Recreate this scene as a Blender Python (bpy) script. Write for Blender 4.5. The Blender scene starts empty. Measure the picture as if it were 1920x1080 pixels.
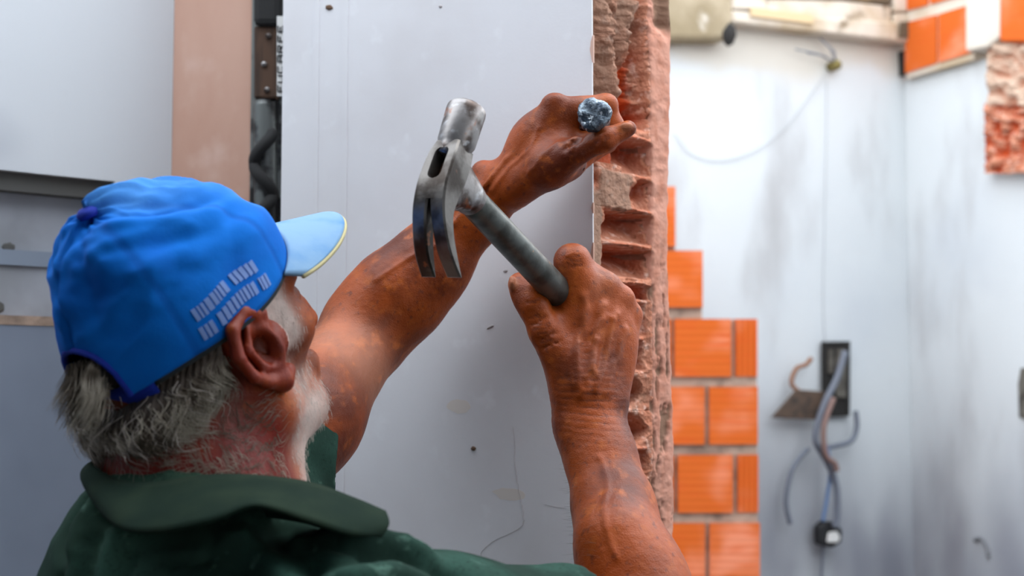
import bpy, bmesh, math, random
import numpy as np
from mathutils import Vector, Matrix
random.seed(7); rng = np.random.default_rng(7)
C = bpy.context.scene.collection
sc = bpy.context.scene

# ------------------------------------------------------------------ camera
PITCH = math.radians(4.0); FPX = 50.0/36.0*1920.0; CAMZ = 1.6
cd = bpy.data.cameras.new('camera'); cam = bpy.data.objects.new('camera', cd); C.objects.link(cam)
cd.lens = 50; cd.sensor_width = 36; cam.location = (0, 0, CAMZ)
cam.rotation_euler = (math.radians(90)+PITCH, 0, 0)
cd.clip_start = 0.05; cd.clip_end = 100
cd.dof.use_dof = True; cd.dof.focus_distance = 1.36; cd.dof.aperture_fstop = 5.4
sc.camera = cam
# ------------------------------------------------------------------ world, sun, exposure
w = bpy.data.worlds.new('sky'); sc.world = w; w.use_nodes = True
nt = w.node_tree; bg = nt.nodes['Background']
tc = nt.nodes.new('ShaderNodeTexCoord'); sx = nt.nodes.new('ShaderNodeSeparateXYZ')
cr = nt.nodes.new('ShaderNodeValToRGB')
nt.links.new(tc.outputs['Generated'], sx.inputs[0]); nt.links.new(sx.outputs['Z'], cr.inputs[0])
cr.color_ramp.elements[0].position = 0.0; cr.color_ramp.elements[0].color = (0.90, 0.92, 0.95, 1)
cr.color_ramp.elements[1].position = 1.0; cr.color_ramp.elements[1].color = (0.84, 0.91, 1.0, 1)
nt.links.new(cr.outputs[0], bg.inputs['Color']); bg.inputs['Strength'].default_value = 3.8
sd = bpy.data.lights.new('sun', 'SUN'); sd.energy = 0.8; sd.angle = math.radians(25); sd.color = (1.0, 0.96, 0.9)
sun = bpy.data.objects.new('sun', sd); C.objects.link(sun)
sun.rotation_euler = Vector((-0.42, -0.10, -1.0)).to_track_quat('-Z', 'Y').to_euler()
sun.location = (0, 0, 6)
sc.view_settings.view_transform = 'Standard'; sc.view_settings.look = 'None'
sc.view_settings.gamma = 1; sc.view_settings.use_curve_mapping = False
sc.view_settings.exposure = 0.1

# ------------------------------------------------------------------ helpers
cp, sp = math.cos(PITCH), math.sin(PITCH)
def rot(v):                       # level axes -> pitched camera axes
    return np.array([v[0], cp*v[1]-sp*v[2], sp*v[1]+cp*v[2]])
def ray(px, py):
    return rot(((px-960.0)/FPX, 1.0, (540.0-py)/FPX))
def P(px, py, Y):
    d = ray(px, py); d = d*(Y/d[1]); return np.array([d[0], d[1], d[2]+CAMZ])
def hitp(px, py, p0, n):          # point of a vertical wall plane seen at a pixel
    d = ray(px, py); o = np.array([0, 0, CAMZ]); p0 = np.array(p0, float); n = np.array(n, float)
    return o+d*(np.dot(p0-o, n)/np.dot(d, n))
def V3(*a): return np.array(a, float)

def hash3(i, j, k):
    n = (i.astype(np.int64)*374761393+j.astype(np.int64)*668265263+k.astype(np.int64)*2147483647) & 0xffffffff
    n = ((n ^ (n >> 13))*1274126177) & 0xffffffff
    n = (n ^ (n >> 16)) & 0xffff
    return n/65535.0
def vnoise(p):
    f = np.floor(p); t = p-f; t = t*t*(3-2*t); f = f.astype(np.int64)
    x, y, z = f[:, 0], f[:, 1], f[:, 2]; r = 0
    for a in (0, 1):
        for b in (0, 1):
            for c in (0, 1):
                wgt = (t[:, 0] if a else 1-t[:, 0])*(t[:, 1] if b else 1-t[:, 1])*(t[:, 2] if c else 1-t[:, 2])
                r = r+wgt*hash3(x+a, y+b, z+c)
    return r
def fbm(p, octv=4, gain=.5):
    s = 0; a = 1; tot = 0; p = np.array(p, float)
    for o in range(octv):
        s = s+a*(vnoise(p+o*17.3)-.5)*2; tot += a; a *= gain; p = p*2.03
    return s/tot

def newmesh(name, verts, faces, mat=None, parent=None, smooth=True, attrs=None):
    verts = np.asarray(verts, float).reshape(-1, 3)
    if parent is not None: verts = verts-np.array(world_loc(parent))
    me = bpy.data.meshes.new(name); me.from_pydata(verts.tolist(), [], faces if isinstance(faces, list) else faces.tolist())
    if mat: me.materials.append(mat)
    me.polygons.foreach_set('use_smooth', [smooth]*len(me.polygons))
    if attrs:
        for k, v in attrs.items():
            a = me.attributes.new(k, 'FLOAT', 'POINT'); a.data.foreach_set('value', np.asarray(v, np.float32))
    me.update()
    o = bpy.data.objects.new(name, me); C.objects.link(o)
    if parent is not None: o.parent = parent
    return o
def world_loc(o):
    l = Vector((0, 0, 0))
    while o is not None: l = l+o.location; o = o.parent
    return l
def thing(name, loc, label, cat, group=None):
    o = bpy.data.objects.new(name, None); C.objects.link(o); o.location = Vector(loc); o.empty_display_size = .05
    o['label'] = label; o['category'] = cat
    if group: o['group'] = group
    return o
def struct(o): o['kind'] = 'structure'; return o

class MB:                         # collects simple shapes into ONE mesh
    def __init__(s): s.v = []; s.f = []
    def add(s, v, f):
        n = len(s.v); s.v += [tuple(map(float, q)) for q in v]; s.f += [tuple(i+n for i in q) for q in f]; return s
    def hexa(s, p):               # 8 corners: bottom 4 ccw, top 4 ccw
        return s.add(p, [(0, 3, 2, 1), (4, 5, 6, 7), (0, 1, 5, 4), (1, 2, 6, 5), (2, 3, 7, 6), (3, 0, 4, 7)])
    def prism(s, base, top):      # polygons
        n = len(base)
        return s.add(list(base)+list(top), [tuple(range(n))[::-1], tuple(range(n, 2*n))]+[(i, (i+1) % n, n+(i+1) % n, n+i) for i in range(n)])
    def ring(s, rings, cap=True, closed=True):
        n = len(rings[0]); v = [q for r in rings for q in r]; f = []
        for a in range(len(rings)-1):
            for i in range(n if closed else n-1):
                j = (i+1) % n; f.append((a*n+i, a*n+j, (a+1)*n+j, (a+1)*n+i))
        if cap: f += [tuple(range(n))[::-1], tuple(range((len(rings)-1)*n, len(rings)*n))]
        return s.add(v, f)
    def tube(s, pts, rad, n=10):
        pts = [np.array(p, float) for p in pts]; rad = rad if hasattr(rad, '__len__') else [rad]*len(pts)
        rings = []; up = None
        for i, p in enumerate(pts):
            t = pts[min(i+1, len(pts)-1)]-pts[max(i-1, 0)]; t = t/(np.linalg.norm(t)+1e-9)
            if up is None: up = V3(0, 0, 1) if abs(t[2]) < .9 else V3(1, 0, 0)
            a = np.cross(t, up); a /= np.linalg.norm(a)+1e-9; b = np.cross(a, t); up = b
            rings.append([p+rad[i]*(a*math.cos(k*2*math.pi/n)+b*math.sin(k*2*math.pi/n)) for k in range(n)])
        return s.ring(rings)
    def build(s, name, mat, parent=None, smooth=False, bevel=0, attrs=None):
        o = newmesh(name, s.v, s.f, mat, parent, smooth, attrs)
        if bevel:
            m = o.modifiers.new('b', 'BEVEL'); m.width = bevel; m.segments = 2; m.limit_method = 'ANGLE'
        return o
def wallbox(mb, p, q, th, z0, z1):   # vertical slab from p to q (plan), thickness th to the left of p->q
    p = np.array(p[:2], float); q = np.array(q[:2], float); d = (q-p)/np.linalg.norm(q-p); n = V3(-d[1], d[0])*th
    b = [p, q, q+n, p+n]
    return mb.hexa([(*c, z0) for c in b]+[(*c, z1) for c in b])
def catmull(pts, per=8, closed=False):
    pts = np.array(pts, float); n = len(pts); out = []
    rngi = range(n) if closed else range(n-1)
    for i in rngi:
        g = (lambda k: pts[k % n]) if closed else (lambda k: pts[min(max(k, 0), n-1)])
        a, b, c, d = g(i-1), g(i), g(i+1), g(i+2)
        for k in range(per):
            t = k/per
            out.append(.5*((2*b)+(c-a)*t+(2*a-5*b+4*c-d)*t*t+(3*b-a-3*c+d)*t**3))
    if not closed: out.append(pts[-1])
    return np.array(out)

# ------------------------------------------------------------------ materials
def mat(name, col, rough=.7, metal=0.0, noise=None, bump=None, spec=.5, sss=0.0, ssscol=None, extra=None, sheen=0):
    """noise: list of (scale, detail, colour, lo, hi[, stretch]) mixed over the base; bump: list of (kind, scale, strength, dist[, stretch])"""
    m = bpy.data.materials.new(name); m.use_nodes = True; t = m.node_tree; N = t.nodes; L = t.links
    b = N['Principled BSDF']; b.inputs['Roughness'].default_value = rough; b.inputs['Metallic'].default_value = metal
    b.inputs['Specular IOR Level'].default_value = spec
    if sheen: b.inputs['Sheen Weight'].default_value = sheen
    co = N.new('ShaderNodeTexCoord').outputs['Object']
    def mapped(st):
        if not st: return co
        mp = N.new('ShaderNodeMapping'); mp.inputs['Scale'].default_value = st; L.new(co, mp.inputs['Vector']); return mp.outputs[0]
    rgb = N.new('ShaderNodeRGB'); rgb.outputs[0].default_value = (*col, 1); cur = rgb.outputs[0]
    def mix(cur, fac, c):
        mx = N.new('ShaderNodeMix'); mx.data_type = 'RGBA'; L.new(fac, mx.inputs[0]); L.new(cur, mx.inputs[6])
        if isinstance(c, tuple): mx.inputs[7].default_value = (*c, 1)
        else: L.new(c, mx.inputs[7])
        return mx.outputs[2]
    def ramp(src, lo, hi, top=1.0):
        mr = N.new('ShaderNodeMapRange'); mr.interpolation_type = 'SMOOTHSTEP'; L.new(src, mr.inputs[0])
        mr.inputs[1].default_value = lo; mr.inputs[2].default_value = hi; mr.inputs[3].default_value = 0; mr.inputs[4].default_value = top
        return mr.outputs[0]
    for q in (noise or []):
        tx = N.new('ShaderNodeTexNoise'); tx.inputs['Scale'].default_value = q[0]; tx.inputs['Detail'].default_value = q[1]
        L.new(mapped(q[5] if len(q) > 5 else None), tx.inputs['Vector'])
        cur = mix(cur, ramp(tx.outputs['Fac'], q[3], q[4], q[6] if len(q) > 6 else 1.0), q[2])
    for q in (extra or []):       # (attribute, colour, lo, hi)
        at = N.new('ShaderNodeAttribute'); at.attribute_name = q[0]
        cur = mix(cur, ramp(at.outputs['Fac'], q[2], q[3], q[4] if len(q) > 4 else 1.0), q[1])
    L.new(cur, b.inputs['Base Color'])
    if sss:
        b.inputs['Subsurface Weight'].default_value = sss; b.inputs['Subsurface Radius'].default_value = ssscol or (1, .3, .15)
        b.inputs['Subsurface Scale'].default_value = .006
    last = None
    for q in (bump or []):
        if q[0] == 'noise':
            tx = N.new('ShaderNodeTexNoise'); tx.inputs['Detail'].default_value = 5; out = tx.outputs['Fac']
        elif q[0] == 'voronoi':
            tx = N.new('ShaderNodeTexVoronoi'); tx.feature = 'DISTANCE_TO_EDGE'; out = tx.outputs['Distance']
        else:
            tx = N.new('ShaderNodeTexWave'); tx.inputs['Distortion'].default_value = 3; tx.inputs['Detail'].default_value = 3; out = tx.outputs['Fac']
        tx.inputs['Scale'].default_value = q[1]; L.new(mapped(q[4] if len(q) > 4 else None), tx.inputs['Vector'])
        bp = N.new('ShaderNodeBump'); bp.inputs['Strength'].default_value = q[2]; bp.inputs['Distance'].default_value = q[3]
        L.new(out, bp.inputs['Height'])
        if last: L.new(last, bp.inputs['Normal'])
        last = bp.outputs[0]
    if last: L.new(last, b.inputs['Normal'])
    return m
def srgb(r, g, b):
    f = lambda c: (c/255/12.92) if c/255 <= .04045 else ((c/255+.055)/1.055)**2.4
    return (f(r), f(g), f(b))

M = {}
M['plaster'] = mat('white_plaster', srgb(224, 224, 227), .8, noise=[(6, 4, srgb(214, 212, 214), .4, .8), (30, 3, srgb(230, 231, 234), .6, .8), (9, 5, srgb(216, 208, 200), .66, .8)], bump=[('noise', 60, .15, .002), ('noise', 500, .12, .0005)], spec=.3)
M['plaster_grey'] = mat('grey_plaster', srgb(204, 209, 214), .7, noise=[(3, 3, srgb(166, 172, 182), .4, .7)], bump=[('noise', 40, .15, .002)], spec=.3)
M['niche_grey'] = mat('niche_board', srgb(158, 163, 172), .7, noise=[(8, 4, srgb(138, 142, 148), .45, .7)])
M['dark_grey'] = mat('dark_grey_matte', srgb(84, 84, 82), .8)
M['pinkcol'] = mat('pink_render', srgb(206, 168, 150), .85, noise=[(5, 4, srgb(188, 144, 124), .4, .75, (1, 1, .4)), (14, 3, srgb(218, 186, 172), .5, .8)], bump=[('noise', 200, .2, .001)], spec=.2)
M['plaster_back'] = mat('old_white_plaster', srgb(203, 208, 210), .8, noise=[(1.6, 5, srgb(192, 198, 203), .45, .7), (5, 5, srgb(172, 173, 174), .50, .75, (1, 1, .35))],
    extra=[('grime', srgb(112, 114, 126), 0, 1, .85), ('stain', srgb(196, 190, 178), 0, 1)], bump=[('noise', 15, .2, .004)], spec=.25)
M['floor'] = mat('concrete_floor', srgb(84, 78, 72), .9, noise=[(4, 5, srgb(62, 58, 54), .4, .7)], bump=[('noise', 30, .4, .01)])
M['brick'] = mat('terracotta_brick', srgb(198, 93, 32), .85, noise=[(7, 2, srgb(222, 134, 100), .48, .72), (30, 3, srgb(200, 84, 30), .5, .8, (.3, .3, 3))], bump=[('noise', 120, .3, .001)], spec=.2)
M['mortar'] = mat('grey_mortar', srgb(168, 146, 130), .95, noise=[(25, 4, srgb(128, 112, 100), .4, .7)], bump=[('noise', 80, .6, .004)], spec=.1)
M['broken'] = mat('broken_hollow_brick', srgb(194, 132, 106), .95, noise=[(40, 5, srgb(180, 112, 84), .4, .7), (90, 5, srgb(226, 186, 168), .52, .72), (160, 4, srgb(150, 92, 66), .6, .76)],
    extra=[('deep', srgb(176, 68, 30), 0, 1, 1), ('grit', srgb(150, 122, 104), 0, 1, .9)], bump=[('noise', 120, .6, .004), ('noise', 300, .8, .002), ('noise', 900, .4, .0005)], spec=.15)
M['render_coat'] = mat('pink_render_coat', srgb(202, 148, 128), .95, noise=[(50, 5, srgb(186, 128, 106), .4, .7)],
    extra=[('grit', srgb(128, 102, 84), 0, 1, .9)], bump=[('noise', 260, .5, .0015)], spec=.15)
M['chip'] = mat('brown_chip', srgb(108, 84, 66), .95, bump=[('noise', 300, .5, .001)])
M['stain'] = mat('cream_stain', srgb(222, 215, 208), .8, spec=.3)
M['crack'] = mat('hairline_crack', srgb(178, 172, 172), .95)
M['concrete'] = mat('old_concrete', srgb(206, 196, 182), .95, noise=[(6, 5, srgb(184, 166, 140), .45, .65), (14, 4, srgb(140, 126, 106), .6, .75)], bump=[('noise', 40, .5, .006)], spec=.15)
M['darkwood'] = mat('weathered_dark_wood', srgb(92, 80, 62), .9, noise=[(10, 4, srgb(130, 112, 84), .5, .7, (.3, 3, 3))])
M['black'] = mat('black_rubber', srgb(26, 26, 28), .6)
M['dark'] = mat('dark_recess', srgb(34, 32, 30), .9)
M['boxgrey'] = mat('rusty_box', srgb(96, 92, 84), .7, noise=[(30, 3, srgb(60, 56, 50), .45, .65)])
M['plate'] = mat('brown_cover_plate', srgb(84, 66, 52), .6, noise=[(40, 3, srgb(52, 42, 36), .4, .7)])
M['wire_pale'] = mat('pale_wire', srgb(186, 190, 193), .6)
M['cable_grey'] = mat('grey_cable', srgb(104, 110, 122), .5)
M['cable_brown'] = mat('brown_cable', srgb(132, 104, 96), .5)
M['cable_blue'] = mat('blue_cable', srgb(92, 120, 160), .5)
M['white_plastic'] = mat('white_plastic', srgb(232, 232, 228), .4)
M['steel'] = mat('forged_steel', srgb(150, 146, 144), .38, .85, noise=[(40, 5, srgb(78, 66, 60), .42, .62), (90, 4, srgb(190, 190, 192), .55, .7), (60, 4, srgb(150, 96, 66), .6, .72)], bump=[('noise', 300, .25, .0006), ('noise', 60, .2, .001)])
M['claw'] = mat('worn_dark_steel', srgb(112, 108, 104), .36, .8, noise=[(30, 5, srgb(62, 55, 50), .4, .6), (70, 4, srgb(140, 92, 66), .64, .74)], bump=[('noise', 300, .3, .0006)])
M['handle'] = mat('grey_metal_handle', srgb(104, 108, 104), .38, .6, noise=[(50, 5, srgb(74, 76, 72), .4, .65), (90, 4, srgb(150, 120, 90), .68, .76)], bump=[('noise', 400, .2, .0005)])
M['eye'] = mat('rust_brown', srgb(92, 56, 32), .9, noise=[(120, 4, srgb(150, 96, 52), .5, .65)], bump=[('noise', 300, .8, .002)])
M['chisel'] = mat('chisel_steel', srgb(132, 144, 154), .45, .8, noise=[(120, 5, srgb(70, 80, 92), .42, .6), (200, 4, srgb(214, 222, 228), .58, .7)], bump=[('noise', 350, .8, .0015), ('voronoi', 130, .4, .001)])
M['skin'] = mat('tanned_skin', srgb(158, 70, 13), .46, noise=[(14, 4, srgb(96, 36, 6), .38, .66), (60, 5, srgb(176, 88, 26), .52, .78), (150, 4, srgb(104, 46, 24), .56, .74, None, .8)],
    extra=[('red', srgb(112, 18, 7), 0, 1, .92), ('pale', srgb(218, 150, 118), 0, 1, .8), ('stubble', srgb(218, 200, 190), 0, 1, .85), ('crease', srgb(96, 42, 22), 0, 1, .8), ('nail', srgb(172, 106, 74), 0, 1, .9)],
    bump=[('voronoi', 420, .25, .0010), ('noise', 130, .36, .0018), ('noise', 900, .35, .0005)], sss=.02, spec=.32)
M['hairbase'] = mat('grey_hair', srgb(84, 72, 62), .7, noise=[(60, 4, srgb(64, 52, 44), .4, .6)], bump=[('wave', 60, .5, .002)])
M['hair'] = mat('grey_strands', srgb(176, 166, 150), .55, noise=[(30, 3, srgb(104, 92, 78), .42, .6)], spec=.3)
M['beard'] = mat('white_strands', srgb(206, 194, 184), .5)
M['armhair'] = mat('dark_hair', srgb(60, 44, 36), .6)
M['cap'] = mat('blue_cotton', srgb(0, 104, 196), .85, noise=[(12, 4, srgb(0, 88, 178), .4, .7)], extra=[('seam', srgb(0, 74, 156), 0, 1, .5), ('top_light', srgb(72, 134, 200), 0, 1, .85)], bump=[('noise', 500, .25, .0006), ('noise', 45, .3, .003)], spec=.15)
M['brim'] = mat('pale_blue_brim', srgb(124, 158, 188), .8, noise=[(20, 4, srgb(86, 136, 184), .4, .7)], bump=[('noise', 300, .2, .0006)], spec=.2)
M['brim_edge'] = mat('yellowed_brim_edge', srgb(196, 186, 140), .85)
M['logo'] = mat('pale_print', srgb(112, 140, 196), .8)
M['capdark'] = mat('cap_lining', srgb(40, 46, 50), .9)
M['strap'] = mat('blue_strap', srgb(0, 40, 150), .85, bump=[('noise', 300, .2, .001)])
M['shirt'] = mat('green_cotton', srgb(26, 48, 40), .9, noise=[(14, 5, srgb(40, 70, 60), .42, .68), (60, 5, srgb(74, 104, 92), .6, .78), (300, 2, srgb(26, 48, 40), .5, .8)],
    extra=[('trim', srgb(58, 78, 60), 0, 1, .6)], bump=[('noise', 700, .35, .0006), ('noise', 40, .3, .003)], spec=.15)
M['collar'] = mat('green_collar', srgb(22, 38, 30), .9, noise=[(20, 5, srgb(34, 48, 36), .4, .7)], bump=[('noise', 900, .3, .0005)], spec=.12)
M['trousers'] = mat('dark_denim', srgb(44, 50, 64), .9)
M['boot'] = mat('brown_leather', srgb(70, 50, 38), .6)
M['metal_tube'] = mat('dull_metal', srgb(120, 124, 122), .4, .7, noise=[(30, 4, srgb(60, 60, 60), .45, .6)])
M['oldwood'] = mat('dark_brown_wood', srgb(86, 62, 46), .8, noise=[(30, 4, srgb(58, 42, 32), .4, .65, (3, 3, .4))])
M['cloth_black'] = mat('black_cloth', srgb(46, 46, 46), .95)
M['print'] = mat('black_print', srgb(30, 30, 34), .8)

# ------------------------------------------------------------------ the setting
G = {}
fl = MB(); fl.hexa([(-3.2, -2.6, -.1), (3.6, -2.6, -.1), (3.6, 4.6, -.1), (-3.2, 4.6, -.1), (-3.2, -2.6, 0), (3.6, -2.6, 0), (3.6, 4.6, 0), (-3.2, 4.6, 0)])
struct(fl.build('floor', M['floor']))
# near white wall with the broken end: plan corners
A = P(1112, 540, 1.52)[:2]; B = P(1258, 540, 1.65)[:2]
fd = V3(-.87, .49); fd /= np.linalg.norm(fd)
fn = V3(-fd[1], fd[0]); fn = fn if fn[1] < 0 else -fn          # outward normal, towards the camera
k = (525-960)/FPX/math.cos(PITCH)
tL = (k*A[1]-A[0])/(fd[0]-k*fd[1]); Lp = A+fd*tL
WT = np.linalg.norm(B-A)
ab = (B-A)/WT; en = V3(ab[1], -ab[0])                        # outward normal of the broken end
INS = .10                                                    # the solid core stops this far inside the end
c0 = A+fd*INS; c1 = B+fd*INS
mb = MB(); TOPZ = 2.55
back = Lp+(B-A)
wf = mb.hexa([(*q, 0) for q in (Lp, c0, c1, back)]+[(*q, TOPZ) for q in (Lp, c0, c1, back)]).build('wall_front', M['plaster'])
struct(wf)
def FW(px, py, off=0.0):
    p = hitp(px, py, (*A, 1.6), (*fn, 0)); return p+V3(fn[0], fn[1], 0)*off
# faint vertical trowel step on the wall's left part
mb = MB()
for px in (598, 652):
    a = FW(px, 200)[:2]; b = a+fd*.008
    q = [a, a+fn*.0012, b+fn*.0012, b]
    mb.hexa([(*c, 1.2) for c in q]+[(*c, 2.3) for c in q])
mb.build('plaster_ridge', M['plaster'], wf)

# ---- broken end: one relief, cut into bricks, mortar and the two plaster coats
U, Vn = 96, 900
zt, zb = 2.2, 1.02
uu = np.linspace(0, 1, U); zz = np.linspace(zb, zt, Vn)
Ug, Zg = np.meshgrid(uu, zz)                                 # rows: z
def row_of_px(py): # z at which the end face is seen at that pixel row
    return P(1185, py, 1.585)[2]
pyg = np.interp(Zg, [row_of_px(y) for y in range(1500, -800, -20)], list(range(1500, -800, -20)))
pxg = 1112+146*Ug
pt = np.stack([Ug.ravel()*6, pyg.ravel()/24., 0*Ug.ravel()], 1)
n1 = fbm(pt, 5, .55).reshape(Ug.shape); n2 = fbm(pt*V3(3, 2.4, 1)+9, 4, .6).reshape(Ug.shape)
n3 = fbm(np.stack([Ug.ravel()*9+3, pyg.ravel()/90., 5+0*Ug.ravel()], 1), 4, .55).reshape(Ug.shape)
dep = .004+.006*n1+.0035*n2                                  # depth into the wall
deep = np.zeros_like(dep); grit = np.clip(n1*1.5-.1, 0, 1)*.6
edge = np.minimum(Ug/.06, 1)*np.minimum((1-Ug)/.05, 1)
sm = lambda a, b, x: (lambda t: t*t*(3-2*t))(np.clip((x-a)/(b-a), 0, 1))
# upper part: vertical ribs of mortar and an orange gouge
up = sm(250, 205, pyg)
ribs = .5-.5*np.cos((pxg-1112+4*n1)*2*math.pi/44)
dep += up*(sm(1222, 1212, pxg)*(ribs*.018+.003+.018*n3+.002*n2)); grit = np.maximum(grit, up*sm(1225, 1205, pxg)*(.75+.4*n3))
gx = 1204+8*np.sin(pyg/33.)+6*n1
gouge = up*np.exp(-((pxg-gx)/(11+5*n2))**2)*sm(20, 60, pyg)
dep += gouge*.030; deep = np.maximum(deep, gouge*1.2*sm(60, 100, pyg)); grit *= (1-np.clip(gouge*1.4*sm(60, 100, pyg), 0, 1))
g2 = up*np.exp(-((pxg-1178)/7.)**2)*np.exp(-((pyg-120)/22.)**2); dep += g2*.014; deep = np.maximum(deep, g2)
g3 = np.exp(-((pxg-1175)/26.)**2-((pyg-208)/13.)**2)+np.exp(-((pxg-1214)/13.)**2-((pyg-212)/11.)**2); dep += .014*g3; deep = np.maximum(deep, g3); grit *= 1-np.clip(g3, 0, 1)
g4 = np.exp(-((pxg-1176)/8.)**2-((pyg-30)/12.)**2)+np.exp(-((pxg-1212)/6.)**2-((pyg-40)/26.)**2); dep += .013*g4; grit = np.maximum(grit, np.clip(g4, 0, 1))
top = sm(1225, 1250, pxg)*sm(34, -10, pyg-(pxg-1225)*.9); dep += .008*top; grit = np.maximum(grit, top)
# hollow cells: x0,x1,y0,y1,depth,roundness
cells = [(1166, 1228, 262, 328, .034, 1), (1190, 1234, 335, 394, .022, 1), (1136, 1230, 398, 458, .034, 1), (1136, 1230, 466, 524, .036, 1),
         (1122, 1180, 272, 318, .010, 0), (1160, 1226, 534, 562, .014, 0), (1150, 1216, 570, 632, .034, 1), (1152, 1212, 640, 698, .028, 1), (1146, 1211, 706, 768, .042, 2), (1150, 1213, 776, 838, .040, 2),
         (1166, 1216, 846, 890, .018, 1), (1150, 1222, 905, 955, .018, 0), (1150, 1222, 975, 1030, .025, 1), (1140, 1222, 1045, 1100, .03, 1), (1140, 1222, 1115, 1170, .03, 1), (1140, 1222, -60, -5, .03, 1)]
for (x0, x1, y0, y1, d, rd) in cells:
    wob = 3*n2+3*n1
    s = (pxg-(x0+x1)/2+wob)/((x1-x0)/2); t = (pyg-y0+wob*.7+3*np.cos(s*1.5))/(y1-y0)
    if rd == 2:
        r = np.sqrt(s**2+((t-.5)*2)**2); m = sm(1.0, .72, r); prof = m
    else:
        lat = sm(1.0, .8, np.abs(s)); m = lat*sm(0, .10, t)*sm(1.0, .9, t); prof = m*(1-.8*np.clip(t, 0, 1)**.8)
        if rd == 0: prof = m*.8
    dep = dep*(1-m*.5)+d*1.75*prof; grit *= (1-m*.9)
    deep = np.maximum(deep, np.clip(m*(.95*(1-np.clip(t,0,1))**1.4 if rd == 1 else .8)+m*.3*n1, 0, 1)*.95)  # orange bare brick, plus the shade under each cell top painted in
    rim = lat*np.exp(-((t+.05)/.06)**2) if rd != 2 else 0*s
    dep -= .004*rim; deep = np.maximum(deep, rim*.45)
# mortar chunk and side mortar strip
ch = sm(1122, 1130, pxg)*sm(1188, 1180, pxg+3*n1)*sm(322, 332, pyg)*sm(400, 392, pyg+4*n1)
dep = dep*(1-ch)+ch*(.0005+.002*n2); grit = np.maximum(grit*(1-ch), ch*.8); deep *= 1-ch
cr1 = np.exp(-((pxg-1119-3*n1)/3.)**2)*sm(318, 330, pyg)*sm(362, 350, pyg); dep += .012*cr1
sl = sm(1137+4*0, 1128, pxg+5*n3)*sm(355, 380, pyg)*sm(600, 560, pyg); dep = dep*(1-sl)+sl*(.003+.003*n1); grit = np.maximum(grit, sl); deep *= 1-sl
rc = sm(1214, 1226, pxg-2*n1)                                 # right plaster coat
pits = sm(.10, .34, fbm(np.stack([Ug.ravel()*22, pyg.ravel()/46., 3+0*Ug.ravel()], 1), 4).reshape(Ug.shape))*sm(430, 520, pyg)
rcs = rc*sm(15, 60, pyg); dep = dep*(1-rcs)+rcs*(.001+.0022*n1+.0008*n2+.004*pits); deep *= 1-rcs
grit = grit*(1-rcs)+rcs*pits*.9
lowcut = sm(860, 960, pyg)*sm(1250, 1215, pxg-n1*5); grit = np.maximum(grit, lowcut*.8); dep += lowcut*.006
dep = np.maximum(dep*np.clip(edge, 0, 1)+(1-np.clip(edge, 0, 1))*.0015, -.004)
# ragged outline along both long edges
uofs = .016*n2*(1-np.clip(Ug/.12, 0, 1))+.022*n1*(np.clip((Ug-.86)/.14, 0, 1))+.03*np.clip((Ug-.86)/.14, 0, 1)*np.sin(pyg/130.+1.2)
Ux = Ug+uofs
Ux = np.maximum(Ux, .004/WT)
PX = A[0]+(B-A)[0]*Ux-en[0]*dep; PY = A[1]+(B-A)[1]*Ux-en[1]*dep
verts = np.stack([PX, PY, Zg], -1)
ridx = np.arange(Vn*U).reshape(Vn, U)
quads = np.stack([ridx[:-1, :-1], ridx[:-1, 1:], ridx[1:, 1:], ridx[1:, :-1]], -1).reshape(-1, 4)
qc_x = pxg.ravel()[quads].mean(1); qc_y = pyg.ravel()[quads].mean(1); qwob = (4*n1).ravel()[quads].mean(1)
course = [-999, -62, 72, 212, 330, 396, 462, 530, 700, 772, 842, 968, 1106, 9999]
pid = np.zeros(len(quads), int)
for i in range(len(course)-1): pid[(qc_y+qwob >= course[i]) & (qc_y+qwob < course[i+1])] = 10+i
pid[qc_x-qwob > 1222] = 1
pid[(qc_x+qwob < 1137) & ((qc_y < 250) | (qc_y > 356))] = 2
pid[(qc_x+qwob < 1186) & (qc_y > 326) & (qc_y < 396)] = 3
def submesh(name, mask, m, parent):
    q = quads[mask]; ids, inv = np.unique(q, return_inverse=True); inv = inv.reshape(q.shape)
    vv = verts.reshape(-1, 3)[ids]
    bd = {}
    for f in inv:
        for a in range(4):
            e = (int(f[a]), int(f[(a+1) % 4])); bd[e] = 1
    bord = [e for e in bd if (e[1], e[0]) not in bd]
    n = len(vv); inn = V3(fd[0], fd[1], 0)*(INS+.0)           # skirt back to the core: real thickness
    bvs = sorted({a for e in bord for a in e}); mp = {a: n+i for i, a in enumerate(bvs)}
    bk = np.array([vv[a] for a in bvs])+inn; mid = np.array([*((A+B)/2+fd*INS), 0]); dv = bk-mid; al = dv[:, :2]@ab; bk[:, :2] -= np.outer(al*.10, ab)
    v2 = np.concatenate([vv, bk])
    f2 = inv.tolist()+[[e[1], e[0], mp[e[0]], mp[e[1]]] for e in bord]
    dd = deep.ravel()[ids]; gg = grit.ravel()[ids]
    at = {'deep': np.concatenate([dd, [0]*len(bvs)]), 'grit': np.concatenate([gg, [0]*len(bvs)])}
    return newmesh(name, v2, f2, m, parent, True, at)
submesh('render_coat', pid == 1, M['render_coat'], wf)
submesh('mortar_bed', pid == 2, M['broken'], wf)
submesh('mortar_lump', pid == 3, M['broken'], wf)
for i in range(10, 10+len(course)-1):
    if (pid == i).any(): submesh('brick', pid == i, M['broken'], wf)
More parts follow.
